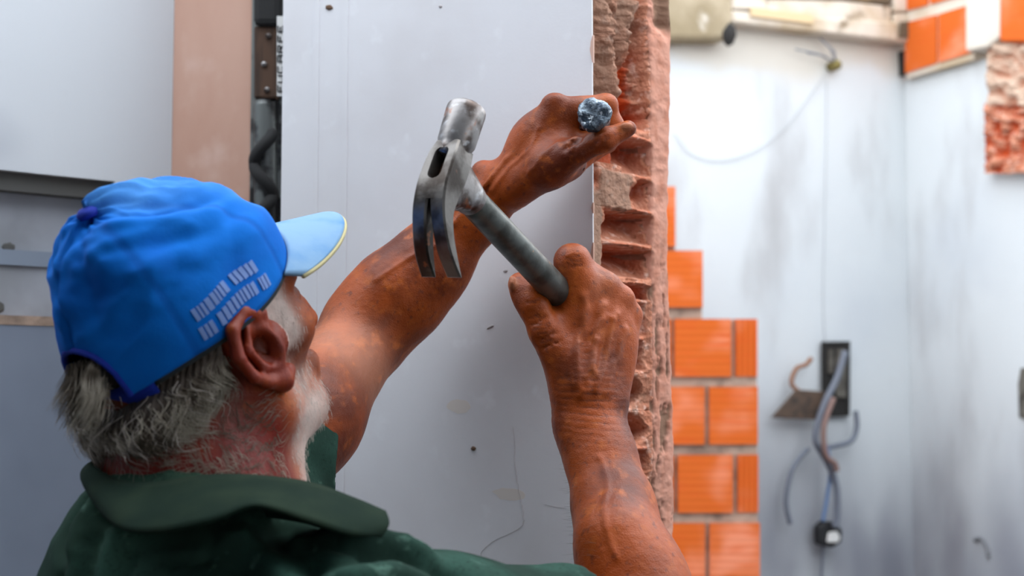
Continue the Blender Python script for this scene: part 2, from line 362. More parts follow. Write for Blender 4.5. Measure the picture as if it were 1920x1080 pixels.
# plain plaster skin in front of the relief, and the wall's end above and below it
mb = MB()
A3, c03 = A, c0
q = [A+V3(fn[0], fn[1])*-.0, c0, c0-fn*.004, A-fn*.004+fd*.001]
mb.hexa([(*c, zb) for c in q]+[(*c, zt) for c in q]); mb.build('plaster_edge', M['plaster'], wf)
q = [A, B, c1, c0]
MB().hexa([(*c, 0) for c in q]+[(*c, zb) for c in q]).build('masonry_end', M['broken'], wf)
MB().hexa([(*c, zt) for c in q]+[(*c, TOPZ) for c in q]).build('masonry_end', M['broken'], wf)
# ragged pink lip where the paint has flaked along the corner
for (y0, y1, wd) in ((66, 118, 6), (455, 505, 5), (380, 400, 3), (590, 640, 4)):
    pts = []
    for i in range(9):
        y = y0+(y1-y0)*i/8; pts.append((y, wd*math.sin(math.pi*i/8)*(.7+.3*random.random())))
    v = []; 
    for y, wx in pts: v += [FW(1113.5, y, .0012), FW(1112-wx, y, .0012), FW(1112-wx, y, -.001), FW(1113.5, y, -.001)]
    MB().ring([v[i*4:i*4+4] for i in range(9)]).build('flaked_edge', M['pinkcol'], wf)
struct(MB().hexa([(-3.2, -2.6, 2.62), (3.6, -2.6, 2.62), (3.6, .65, 2.62), (-3.2, .65, 2.62), (-3.2, -2.6, 2.72), (3.6, -2.6, 2.72), (3.6, .65, 2.72), (-3.2, .65, 2.72)]).build('sky_blocker', M['plaster_grey']))  # added out of view to block sky light over the near side
# marks on the near wall
def blob(name, cx, cy, rx, ry, ang, m, th=.0012, parent=wf, n=18, hit=FW, jag=.25):
    rr = []
    for i in range(n):
        a = i*2*math.pi/n; r = 1+jag*(random.random()-.5)
        x = rx*r*math.cos(a); y = ry*r*math.sin(a)
        rr.append((cx+x*math.cos(ang)-y*math.sin(ang), cy+x*math.sin(ang)+y*math.cos(ang)))
    inner = [(cx+(x-cx)*.7, cy+(y-cy)*.7) for x, y in rr]
    if th < .0003:
        MB().prism([hit(x, y, .0002) for x, y in rr], [hit(x, y, -.002) for x, y in rr]).build(name, m, parent); return
    MB().ring([[hit(x, y, -.001) for x, y in rr], [hit(x, y, th*.3) for x, y in rr], [hit(x, y, th) for x, y in inner]]).build(name, m, parent, True)
blob('plaster_chip', 700, 729, 12, 6, 1.0, M['chip'], .003)
blob('plaster_chip', 888, 841, 4.5, 4, 0, M['chip'], .002)
blob('plaster_chip', 617, 14, 7, 5, 0, M['chip'], .002)
blob('plaster_chip', 919, 613, 7, 2, -.5, M['crack'], .001)
blob('plaster_chip', 826, 12, 3, 3, -.5, M['crack'], .001)
blob('plaster_chip', 948, 508, 4, 3, -.3, M['crack'], .001)
blob('stain', 955, 927, 30, 12, .15, M['stain'], .0001)
blob('stain', 862, 762, 22, 13, 0, M['stain'], .0001)
def crackline(pts, m, wd=1.1, hit=FW, parent=wf, name='crack'):
    pts = catmull([(x, y, 0) for x, y in pts], 6); v = []
    rings = []
    for i, p in enumerate(pts):
        x = p[0]+random.uniform(-1, 1); y = p[1]; ww = wd*random.uniform(.4, 1)
        rings.append([hit(x-ww, y, -.0005), hit(x+ww, y, -.0005), hit(x, y, .0005)])
    MB().ring(rings).build(name, m, parent)
crackline([(963, 800), (966, 870), (972, 915), (978, 942), (982, 975), (975, 990), (950, 1003), (930, 1012), (905, 1032), (903, 1050), (912, 1080)], M['crack'])
crackline([(1020, 945), (1040, 950), (1062, 953)], M['crack'], .8)

# ---- left side: wall with niche, pink pillar, dark gap
lw0 = V3(-.648, 1.80); ld = V3(.75, .66); ld /= np.linalg.norm(ld); ln = V3(ld[1], -ld[0])   # normal towards camera side
def LW(px, py, off=0.0):
    p = hitp(px, py, (*lw0, 1.6), (*ln, 0)); return p+V3(ln[0], ln[1], 0)*off
pcorner = LW(318, 400)[:2]
nz1 = LW(215, 340)[2]; nz0 = LW(100, 600)[2]; nr = LW(215, 340)[:2]; nl = nr-ld*.42
start = lw0-ld*3.2
mb = MB(); th = .14
def lbox(mb, p, q, z0, z1, o0=0.0, o1=th):
    a = [p-ln*o0, q-ln*o0, q-ln*o1, p-ln*o1]; return mb.hexa([(*c, z0) for c in a]+[(*c, z1) for c in a])
lbox(mb, start, nl, 0, TOPZ); lbox(mb, nr, pcorner+ld*.04, 0, TOPZ); lbox(mb, nl, nr, 0, nz0); lbox(mb, nl, nr, nz1, TOPZ)
wl = struct(mb.build('wall_left', M['plaster_grey']))
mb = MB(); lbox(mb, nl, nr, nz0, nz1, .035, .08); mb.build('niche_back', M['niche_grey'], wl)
mb = MB(); lbox(mb, nl, nr, nz1-.024, nz1, .012, .036); mb.build('niche_top_shade', M['dark_grey'], wl)  # dark strip standing for the shadow under the niche's top edge
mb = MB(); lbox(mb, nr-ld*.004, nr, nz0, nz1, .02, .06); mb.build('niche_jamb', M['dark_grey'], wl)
mb = MB(); lbox(mb, start, nr, 0, nz0-.008, -.003, .0); mb.build('lower_panel', mat('blue_grey_lower', srgb(128, 138, 154), .7, noise=[(3, 4, srgb(104, 112, 128), .4, .7)]), wl)  # blue-grey panel covering the wall below the niche sill
zq = LW(40, 478)[2]; mb = MB(); lbox(mb, nl, nr, zq-.011, zq+.009, .030, .036); mb.build('niche_rail', mat('blue_grey_rail', srgb(128, 140, 156), .7), wl)
mb = MB(); lbox(mb, nl, nr, nz0-.008, nz0+.004, -.004, .06); mb.build('niche_sill', M['mortar'], wl)
blob('stain', 16, 574, 11, 13, 0, M['dark_grey'], .001, wl, 14, lambda x, y, o: LW(x, y, o-.0345))
blob('stain', 36, 460, 12, 9, 0, M['dark_grey'], .0008, wl, 14, lambda x, y, o: LW(x, y, o-.0345))
blob('stain', 88, 868, 10, 7, 0, M['dark_grey'], .0008, wl, 14, LW)
# pink pillar
e = pcorner+V3(.87, -.49)*.143
kk = (468-960)/FPX/math.cos(PITCH); pd = V3(.8712, -.4909)
s_ = (kk*pcorner[1]-pcorner[0])/(pd[0]-kk*pd[1]); pend = pcorner+pd*s_
mb = MB(); nrm = V3(.49, .87)
q = [pcorner+ln*.0, pend, pend+nrm*.12, pcorner+nrm*.12]
pil = MB().hexa([(*c, 0) for c in q]+[(*c, TOPZ) for c in q]).build('trim_1', M['pinkcol'], None, False, .004); struct(pil); pil.name = 'trim_1'
# near-black sheet behind the gap, shade put into its colour
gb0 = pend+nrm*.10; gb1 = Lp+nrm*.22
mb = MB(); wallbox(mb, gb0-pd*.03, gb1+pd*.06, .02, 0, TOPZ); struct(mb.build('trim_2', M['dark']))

# ---- things in the gap
def gp(px, py, Y=1.84): return P(px, py, Y)
t = thing('door_post', gp(498, 400)*V3(1, 1, 0), 'dark metal post with brown riveted wood piece, standing in the gap beside the pink pillar', 'door post')
def vbar(x0, x1, y0, y1, Y, dY=.02):
    return MB().hexa([P(x0, y1, Y), P(x1, y1, Y), P(x1, y1, Y)+V3(0, dY, 0), P(x0, y1, Y)+V3(0, dY, 0), P(x0, y0, Y), P(x1, y0, Y), P(x1, y0, Y)+V3(0, dY, 0), P(x0, y0, Y)+V3(0, dY, 0)])
mbp = MB(); b0 = P(497, 480, 1.86); 
q = [(b0[0]-.022, b0[1]), (b0[0]+.022, b0[1]), (b0[0]+.022, b0[1]+.03), (b0[0]-.022, b0[1]+.03)]
mbp.hexa([(*c, 0) for c in q]+[(*c, 2.3) for c in q]).build('post', M['metal_tube'], t, False, .003)
vbar(476, 519, 48, 184, 1.845).build('wood_plate', M['oldwood'], t, False, .003)
vbar(474, 526, -60, 46, 1.835).build('black_wrap', M['cloth_black'], t, False, .008)
for (x, y) in ((503, 67), (495, 120), (500, 168)):
    c = P(x, y, 1.843); mb = MB(); mb.ring([[c+V3(r*math.cos(a*math.pi/6), -h, r*math.sin(a*math.pi/6)) for a in range(12)] for r, h in ((.004, 0), (.0037, .0015), (.0015, .0026))]); mb.build('rivet', M['steel'], t, True)
hel = MB()
tubeaxis = [P(498, y, 1.86) for y in np.linspace(190, 470, 29)]
hel.tube(tubeaxis, .016, 14); hel.build('metal_sleeve', M['metal_tube'], t, True)
pts = []; 
for i in range(70):
    f = i/69; y = 250+200*f; c = P(496, y, 1.855); a = f*2*math.pi*1.7
    pts.append(c+V3(.012*math.cos(a), -.012*abs(math.sin(a))-.006, 0))
hel = MB(); hel.tube(pts, .008, 8); hel.build('twisted_strap', M['cloth_black'], t, True)
# printed paper strip
tg = thing('paper_label', P(526, 180, 1.80), 'narrow white paper strip with black characters upright in the gap by the white wall', 'label')
vbar(519, 531, 30, 180, 1.80, .0015).build('paper', M['white_plastic'], tg)
glyph = [('E', 48), ('F', 66), ('R', 86), ('A', 104), ('C', 124), ('U', 142), ('E', 160)]
segs = {'E': [(0, 0, 0, 1), (0, 0, 1, 0), (0, .5, .8, .5), (0, 1, 1, 1)], 'F': [(0, 0, 0, 1), (0, 0, 1, 0), (0, .5, .8, .5)], 'R': [(0, 0, 0, 1), (0, 0, 1, 0), (1, 0, 1, .5), (0, .5, 1, .5), (.4, .5, 1, 1)],
        'A': [(0, 0, 0, 1), (0, 0, 1, 0), (1, 0, 1, 1), (0, .5, 1, .5)], 'C': [(0, 0, 0, 1), (0, 0, 1, 0), (0, 1, 1, 1)], 'U': [(0, 0, 0, 1), (1, 0, 1, 1), (0, 1, 1, 1)]}
mb = MB()
for g, y in glyph:                                           # characters run up the strip, half hidden by the wall edge
    for (a, b, c, d) in segs[g]:
        x0, y0, x1, y1 = 521+b*9, y+12-a*12, 521+d*9, y+12-c*12
        p0 = P(x0, y0, 1.7988); p1 = P(x1, y1, 1.7988); mb.tube([p0, p1], .0008, 4)
mb.build('lettering', M['print'], tg)

# ---- far part of the site
bw0 = V3(.40, 3.50); bd = V3(.909, .417); bd /= np.linalg.norm(bd); bn = V3(bd[1], -bd[0])
def BW(px, py, off=0.0):
    p = hitp(px, py, (*bw0, 1.6), (*bn, 0)); return p+V3(bn[0], bn[1], 0)*off
cor = BW(1700, 400)[:2]
rd_ = V3(.431, -.902); rn = V3(-.902, -.431); rn /= np.linalg.norm(rn); rd_ /= np.linalg.norm(rd_)
def RW(px, py, off=0.0):
    p = hitp(px, py, (*cor, 1.6), (*rn, 0)); return p+V3(rn[0], rn[1], 0)*off
def gridwall(name, p, q, zfun, hit_off, m, nrm2, seg=160, zseg=120, thick=.12, stainf=None):
    """vertical wall from p to q, ragged top zfun(px-like parameter s in metres), grime attribute from its own position"""
    Lh = np.linalg.norm(q-p); s = np.linspace(0, 1, seg); tt = np.linspace(0, 1, zseg)
    S, T = np.meshgrid(s, tt); zt_ = np.array([zfun(p+(q-p)*a) for a in s])
    Z = T*zt_[None, :]; X = p[0]+(q-p)[0]*S; Y = p[1]+(q-p)[1]*S
    nz = fbm(np.stack([X.ravel()*3, Z.ravel()*2, Y.ravel()*3], 1), 5).reshape(X.shape)
    gr = np.clip((1.70-Z)/.55, 0, 1)**1.0*(.75+.6*nz+.25*fbm(np.stack([X.ravel()*14, Z.ravel()*3, Y.ravel()*14], 1), 4).reshape(X.shape))
    st = stainf(X, Y, Z, nz) if stainf else 0*Z
    front = np.stack([X+nrm2[0]*.004*nz, Y+nrm2[1]*.004*nz, Z], -1).reshape(-1, 3)
    idx = np.arange(seg*zseg).reshape(zseg, seg)
    f = np.stack([idx[:-1, :-1], idx[:-1, 1:], idx[1:, 1:], idx[1:, :-1]], -1).reshape(-1, 4).tolist()
    n = len(front); tv = front[idx[-1]]-V3(nrm2[0], nrm2[1], 0)*thick; v = np.concatenate([front, tv])
    for i in range(seg-1): f.append([int(idx[-1, i]), int(idx[-1, i+1]), n+i+1, n+i])
    e0 = np.array([front[idx[0, 0]]-V3(nrm2[0], nrm2[1], 0)*thick, front[idx[0, -1]]-V3(nrm2[0], nrm2[1], 0)*thick]); m0 = len(v); v = np.concatenate([v, e0])
    f.append([m0, m0+1, n+seg-1, n])
    at = {'grime': np.concatenate([gr.ravel(), np.zeros(seg+2)]), 'stain': np.concatenate([st.ravel(), np.zeros(seg+2)])}
    return struct(newmesh(name, v, f, m, None, True, at))
zb_top = BW(1500, 55)[2]
def bstain(X, Y, Z, nz):
    z0 = BW(1500, 165)[2]
    return np.clip((Z-z0)/.06+nz*2.2, 0, 1)*.75
gridwall('wall_back', bw0-bd*1.2, cor+bd*.1, lambda p: zb_top, 0, M['plaster_back'], bn, stainf=bstain)
zr_pts = [(1700, 152), (1760, 132), (1838, 108), (1868, 118), (1920, 120)]
def rtop(p):
    s = np.dot(p-cor, rd_)
    ss = [np.dot(RW(x, y)[:2]-cor, rd_) for x, y in zr_pts]; z = [RW(x, y)[2] for x, y in zr_pts]
    return float(np.interp(s, ss, z))
gridwall('wall_right', cor, cor+rd_*5.6, rtop, 0, M['plaster_back'], rn, seg=260)
struct(wallbox(MB(), (3.55, -2.5), (-3.1, -2.5), -.12, 0, 2.61).build('wall_rear', M['plaster_grey']))  # unseen rest of the house, raised to block light from behind

a_ = start; struct(wallbox(MB(), (a_[0]-.02, a_[1]), (-3.1, -2.5), .12, 0, 2.61).build('side_blocker', M['plaster_grey']))  # added out of view, closes the side so light enters from above
# things on the far wall
def quadbox(hit, x0, y0, x1, y1, off, thick, mb=None, poly=None):
    mb = mb or MB(); pl = poly or [(x0, y1), (x1, y1), (x1, y0), (x0, y0)]
    return mb.prism([hit(x, y, off) for x, y in pl], [hit(x, y, off-thick) for x, y in pl])
bm_ = thing('roof_beam', BW(1500, 60), 'pale weathered wooden beam lying along the top of the far white wall', 'beam')
quadbox(BW, 0, 0, 0, 0, .05, .12, None, [(1352, 50), (1352, 28), (1700, 52), (1700, 88)]).build('beam_timber', M['concrete'], bm_, False, .006)
quadbox(BW, 0, 0, 0, 0, .05, .12, None, [(1352, 26), (1352, -60), (1418, -60), (1418, 28)]).build('beam_end', M['concrete'], bm_, False, .006)
quadbox(BW, 0, 0, 0, 0, .058, .01, None, [(1385, 40), (1385, 24), (1500, 38), (1500, 54)]).build('worn_face', mat('bare_timber', srgb(202, 178, 140), .9), bm_)
quadbox(BW, 0, 0, 0, 0, .045, .12, None, [(1419, 34), (1419, 5), (1560, 9), (1650, 19), (1650, 52)]).build('upper_plank', M['concrete'], bm_, False, .004)
dk = thing('dark_timber', BW(1560, 6), 'dark weathered timber along the top edge above the pale beam', 'timber')
quadbox(BW, 0, 0, 0, 0, .05, .14, None, [(1420, 6), (1420, -60), (1648, -60), (1648, 18), (1560, 8)]).build('timber_board', M['darkwood'], dk, False, .006)
blk = thing('concrete_block', BW(1300, 60), 'stained beige concrete block on the wall top next to the broken brick edge', 'block')
quadbox(BW, 0, 0, 0, 0, .06, .2, None, [(1150, 84), (1150, -60), (1344, -60), (1352, 40), (1345, 84)]).build('block_body', mat('stained_concrete', srgb(178, 164, 140), .95, noise=[(5, 5, srgb(140, 126, 100), .42, .62), (9, 4, srgb(206, 198, 186), .6, .72)], bump=[('noise', 30, .5, .006)]), blk, False, .012)
blob('mortar_gap', 1342, 76, 12, 22, .1, M['dark'], .012, blk, 16, lambda x, y, o: BW(x, y, o+.06))
# right column, brickwork over the right wall
pf = thing('block_pier', BW(1700, 60), 'pale grey block masonry at the far corner between the beam and the orange bricks', 'masonry')
quadbox(BW, 0, 0, 0, 0, .05, .14, None, [(1654, 30), (1654, -60), (1697, -60), (1697, 30)]).build('block', M['concrete'], pf, False, .006)
quadbox(BW, 0, 0, 0, 0, .05, .14, None, [(1654, 84), (1654, 33), (1697, 33), (1699, 84)]).build('block', M['concrete'], pf, False, .006)
quadbox(BW, 0, 0, 0, 0, .055, .03, None, [(1662, 78), (1664, 50), (1682, 48), (1680, 80)]).build('brown_patch', M['darkwood'], pf)
quadbox(BW, 0, 0, 0, 0, .02, .03, None, [(1686, 144), (1684, 98), (1698, 96), (1698, 142)]).build('dark_slot', M['dark'], pf)
rb = thing('orange_brickwork', RW(1770, 120), 'orange hollow bricks exposed above the white plaster beside the pale grey column', 'brickwork')
def ribbed(hit, x0, x1, yl0, yl1, yr0, yr1, off, th, n=7):
    """brick with horizontal ribs; yl = y at left (top,bottom), yr = y at right"""
    mb = MB(); prof = []
    for i in range(n*2+1):
        f = i/(n*2); prof.append((f, off-(.0005 if i % 2 else 0)))
    ringL = [hit(x0, yl0+(yl1-yl0)*f, o) for f, o in prof]+[hit(x0, yl1, off-th), hit(x0, yl0, off-th)]
    ringR = [hit(x1, yr0+(yr1-yr0)*f, o) for f, o in prof]+[hit(x1, yr1, off-th), hit(x1, yr0, off-th)]
    mb.ring([ringL, ringR]); return mb
def slope(x, yA, xA, yB, xB): return yA+(yB-yA)*(x-xA)/(xB-xA)
for (xa, xb, tA, tB, bA, bB) in ((1713, 1772, 45, 30, 139, 120), (1776, 1838, 29, 10, 119, 100), (1714, 1755, -60, -70, 22, 12), (1760, 1838, -71, -90, 10, -12)):
    ribbed(RW, xa, xb, tA, bA, tB, bB, .03, .09).build('brick', M['brick'], rb, False)
quadbox(RW, 0, 0, 0, 0, .024, .06, None, [(1713, 148), (1713, -60), (1840, -70), (1840, 112)]).build('mortar', M['concrete'], rb)
gc = thing('concrete_column', RW(1870, 100), 'smooth pale grey concrete column beside the orange bricks on the far wall', 'column')
quadbox(RW, 0, 0, 0, 0, .05, .2, None, [(1838, 100), (1838, -80), (1903, -90), (1903, 74), (1880, 92)]).build('shaft', mat('pale_column', srgb(204, 196, 184), .9, noise=[(4, 4, srgb(186, 180, 168), .45, .7)]), gc, False, .006)
# broken patch of brickwork at the frame's edge
def roughpatch(hit, poly_fn, x0, x1, y0, y1, name, m, parent, off, amp, nx=50, ny=110, seed=3):
    xs = np.linspace(x0, x1, nx); ys = np.linspace(y0, y1, ny); v = []; dd = []; gg = []
    Xg, Yg = np.meshgrid(xs, ys); nn = fbm(np.stack([Xg.ravel()/16., Yg.ravel()/16., 0*Xg.ravel()+seed], 1), 4, .6).reshape(Xg.shape)
    n5 = fbm(np.stack([Xg.ravel()/9., Yg.ravel()/9., 0*Xg.ravel()+seed+5], 1), 3, .6).reshape(Xg.shape)
    for j in range(ny):
        for i in range(nx):
            x, y = poly_fn(Xg[j, i], Yg[j, i], nn[j, i]); v.append(hit(x, y, off+amp*nn[j, i]))
            dd.append(float(np.clip(.3-1.8*nn[j, i]+.5*n5[j, i], 0, 1))); gg.append(float(np.clip(2.2*n5[j, i]-.5, 0, 1)))
    idx = np.arange(nx*ny).reshape(ny, nx); f = np.stack([idx[:-1, :-1], idx[1:, :-1], idx[1:, 1:], idx[:-1, 1:]], -1).reshape(-1, 4).tolist()
    return newmesh(name, v, f, m, parent, True, {'deep': dd, 'grit': gg})
rp = thing('broken_brick_patch', RW(1900, 250), 'rough red patch of smashed brick in the white wall below the grey column', 'brick patch')
lf = lambda x, y, n: (x+(6*n if x < 1872 else 0), y+(5*n))
roughpatch(RW, lf, 1862, 2010, 196, 326, 'brick', M['broken'], rp, .03, .028)
roughpatch(RW, lambda x, y, n: (x+(8*n if x < 1878 else 0), y), 1868, 2010, 84, 200, 'rubble', mat('rubble', srgb(196, 170, 150), .95, extra=[('deep', srgb(176, 110, 80), 0, 1, .7), ('grit', srgb(120, 96, 74), 0, 1, .9)], bump=[('noise', 40, .6, .006)]), rp, .03, .03, seed=8)
quadbox(RW, 0, 0, 0, 0, .05, .1, None, [(1902, 82), (1904, -90), (1990, -90), (1990, 82)]).build('brick', M['brick'], rp, False, .006)
sk = thing('wall_socket_hole', RW(1917, 740), 'dark oblong hole in the white wall at the picture edge', 'hole')
quadbox(RW, 0, 0, 0, 0, .004, .02, None, [(1913, 782), (1911, 720), (1916, 690), (1950, 690), (1950, 800)]).build('recess', M['boxgrey'], sk)

# brick pier in front of the back wall
YP = 3.2
bp = thing('stepped_brick_pier', P(1330, 1000, YP)*V3(1, 1, 0), 'stepped stack of orange hollow bricks with grey mortar joints beside the broken wall edge', 'brick wall')
rows = [(350, 462, [(1150, 1266)]), (470, 576, [(1130, 1190), (1196, 1317)]), (598, 706, [(1160, 1258), (1264, 1371), (1379, 1420)]), (725, 833, [(1130, 1212), (1218, 1321), (1330, 1421)]),
        (853, 961, [(1160, 1263), (1270, 1374), (1383, 1422)]), (981, 1089, [(1130, 1212), (1220, 1322), (1331, 1424)])]
y = 1109; alt = 0
while P(1300, y, YP)[2] > .13:
    rows.append((y, y+108, [(1160, 1263), (1270, 1374), (1383, 1425)] if alt == 0 else [(1130, 1212), (1220, 1322), (1331, 1426)])); y += 128; alt = 1-alt
def PP(x, y, o=0.0): return P(x, y, YP)+V3(0, -o, 0)
for (y0, y1, bs) in rows:
    for (x0, x1) in bs:
        x0 += random.uniform(-1, 1); o = ribbed(PP, x0, x1, y0, y1, y0, y1, random.uniform(0, .006), .12, 8)
        if x1-x0 < 60 and x0 > 1370:                        # headers show vertical hollow ribs
            o = MB(); 
            n = 4
            prof = [(x0+(x1-x0)*i/(2*n), (-.004 if i % 2 else 0)) for i in range(2*n+1)]
            r0 = [PP(x, y1, d) for x, d in prof]+[PP(x1, y1, -.12), PP(x0, y1, -.12)]
            r1 = [PP(x, y0, d) for x, d in prof]+[PP(x1, y0, -.12), PP(x0, y0, -.12)]
            o.ring([r0, r1])
        o.build('brick', M['brick'], bp)
for i, (y0, y1, bs) in enumerate(rows):
    xr = bs[-1][1]-2; nb = bs[-1][1]
    yb = rows[i+1][0] if i+1 < len(rows) else y1+14
    MB().prism([PP(1130, yb+1, -.006), PP(nb, yb+1, -.006), PP(nb, y1-1, -.006), PP(1130, y1-1, -.006)], [PP(1130, yb+1, -.115), PP(nb, yb+1, -.115), PP(nb, y1-1, -.115), PP(1130, y1-1, -.115)]).build('mortar', M['mortar'], bp)
    MB().prism([PP(1130, y1, -.007), PP(xr, y1, -.007), PP(xr, y0+2, -.007), PP(1130, y0+2, -.007)], [PP(1130, y1, -.115), PP(xr, y1, -.115), PP(xr, y0+2, -.115), PP(1130, y0+2, -.115)]).build('mortar', M['mortar'], bp)

# wiring on the back wall
eb = thing('junction_box', BW(1562, 780), 'tall narrow open metal electrical box sunk in the back wall', 'electrical box')
hole = [(1536, 782), (1586, 780), (1587, 640), (1534, 641)]
mb = MB(); inn = [(1542, 776), (1581, 774), (1581, 648), (1541, 648)]
mb.ring([[BW(x, y, .012) for x, y in hole], [BW(x, y, .016) for x, y in hole], [BW(x, y, .016) for x, y in inn], [BW(x, y, .008) for x, y in inn]], True); mb.build('box_shell', M['dark'], eb)
quadbox(BW, 1560, 655, 1578, 745, .020, .008).build('inner_bracket', M['boxgrey'], eb, False, .002)
quadbox(BW, 1546, 655, 1555, 700, .020, .008).build('inner_bracket', M['boxgrey'], eb, False, .002)
cpp = thing('cover_plate', BW(1480, 780), 'dark brown cover plate hanging askew below the open electrical box', 'cover plate')
quadbox(BW, 0, 0, 0, 0, .045, .008, None, [(1428, 783), (1474, 730), (1540, 735), (1522, 787)]).build('plate', M['plate'], cpp, False, .002)
rg = thing('rust_wire', BW(1470, 700), 'short curl of rusty wire on the wall above the brown cover plate', 'wire')
MB().tube(catmull([BW(1508, 672, .03), BW(1498, 684, .03), BW(1482, 690, .03), BW(1473, 706, .03), BW(1472, 722, .03), BW(1486, 735, .03)], 6), .006, 6).build('wire_strand', mat('rust', srgb(140, 100, 76), .9), rg, True)
def cable(pts, r, m, label, off=.03):
    o = thing('cable', BW(*pts[0][:2]), label, 'cable')
    MB().tube(catmull([BW(x, y, off+(q[0] if q else 0)) for x, y, *q in pts], 8), r, 8).build('cable_sheath', m, o, True); return o
cable([(1556, 660), (1540, 710), (1516, 760), (1500, 820), (1520, 860), (1538, 905), (1540, 960), (1536, 985)], .0085, M['cable_grey'], 'thick grey cable running from the open box down to the hanging plug', .064)
cable([(1524, 746), (1506, 800), (1510, 850), (1526, 866), (1530, 880)], .007, M['cable_brown'], 'brownish cable hanging just beside the thick grey one', .086)
cable([(1586, 770), (1588, 800), (1578, 825), (1550, 835), (1530, 838)], .007, M['cable_grey'], 'grey cable looping out of the lower corner of the open box', .04)
cable([(1530, 838), (1536, 880), (1530, 930), (1522, 975)], .005, M['cable_blue'], 'thin blue cable hanging down to the plug', .046)
cable([(1500, 840), (1480, 862), (1466, 890), (1458, 940), (1466, 980)], .0065, M['cable_grey'], 'loose grey cable curling away toward the brick pier', .035)
cable([(1545, 640), (1542, 560), (1545, 400), (1548, 250), (1548, 150)], .0010, M['wire_pale'], 'thin pale wire running straight down the back wall to the box', .004)
cable([(1534, 1010), (1532, 1060), (1530, 1110), (1530, 1180)], .004, M['cable_grey'], 'thin cord running down from the hanging plug', .02)
pg = thing('hanging_plug', BW(1536, 1000), 'black plug with a white face hanging at the end of the cables', 'plug')
quadbox(BW, 0, 0, 0, 0, .05, .03, None, [(1516, 1018), (1514, 985), (1526, 974), (1548, 976), (1558, 992), (1556, 1014), (1540, 1024)]).build('plug_body', M['black'], pg, False, .006)
quadbox(BW, 0, 0, 0, 0, .056, .01, None, [(1527, 1013), (1530, 995), (1545, 992), (1551, 1004), (1546, 1014)]).build('plug_face', M['white_plastic'], pg, False, .003)
kn = thing('wire_clamp', BW(1556, 126), 'small brass clamp with stiff wires sticking out of the far wall near its top', 'clamp')
c = BW(1556, 126, .02); MB().tube([c+V3(bn[0], bn[1], 0)*-.02, c+V3(bn[0], bn[1], 0)*.012, c+V3(bn[0], bn[1], 0)*.02], [.013, .014, .008], 10).build('clamp_body', mat('old_brass', srgb(120, 108, 60), .6, .4), kn, True)
for (x, y) in ((1478, 97), (1524, 76), (1500, 104), (1540, 90)):
    MB().tube([BW(1553, 122, .03), BW((1553+x)/2+3, (122+y)/2-3, .035), BW(x, y, .03)], .0022, 5).build('clamp_wire', M['cable_grey'], kn, True)
cable([(1545, 140), (1510, 190), (1465, 245), (1410, 285), (1350, 302), (1295, 290), (1262, 250)], .0012, M['wire_pale'], 'slack pale wire drooping across the upper back wall from the brass clamp', .006)
nd = thing('hooked_stain_hole', BW(1845, 1020), 'small dark hooked scar low on the white wall', 'scar')
MB().tube(catmull([RW(1828, 1012, .001), RW(1842, 1010, .001), RW(1852, 1028, .001), RW(1854, 1044, .001)], 5), .006, 6).build('scar_groove', mat('grey_scar', srgb(120, 122, 126), .9), nd, True)

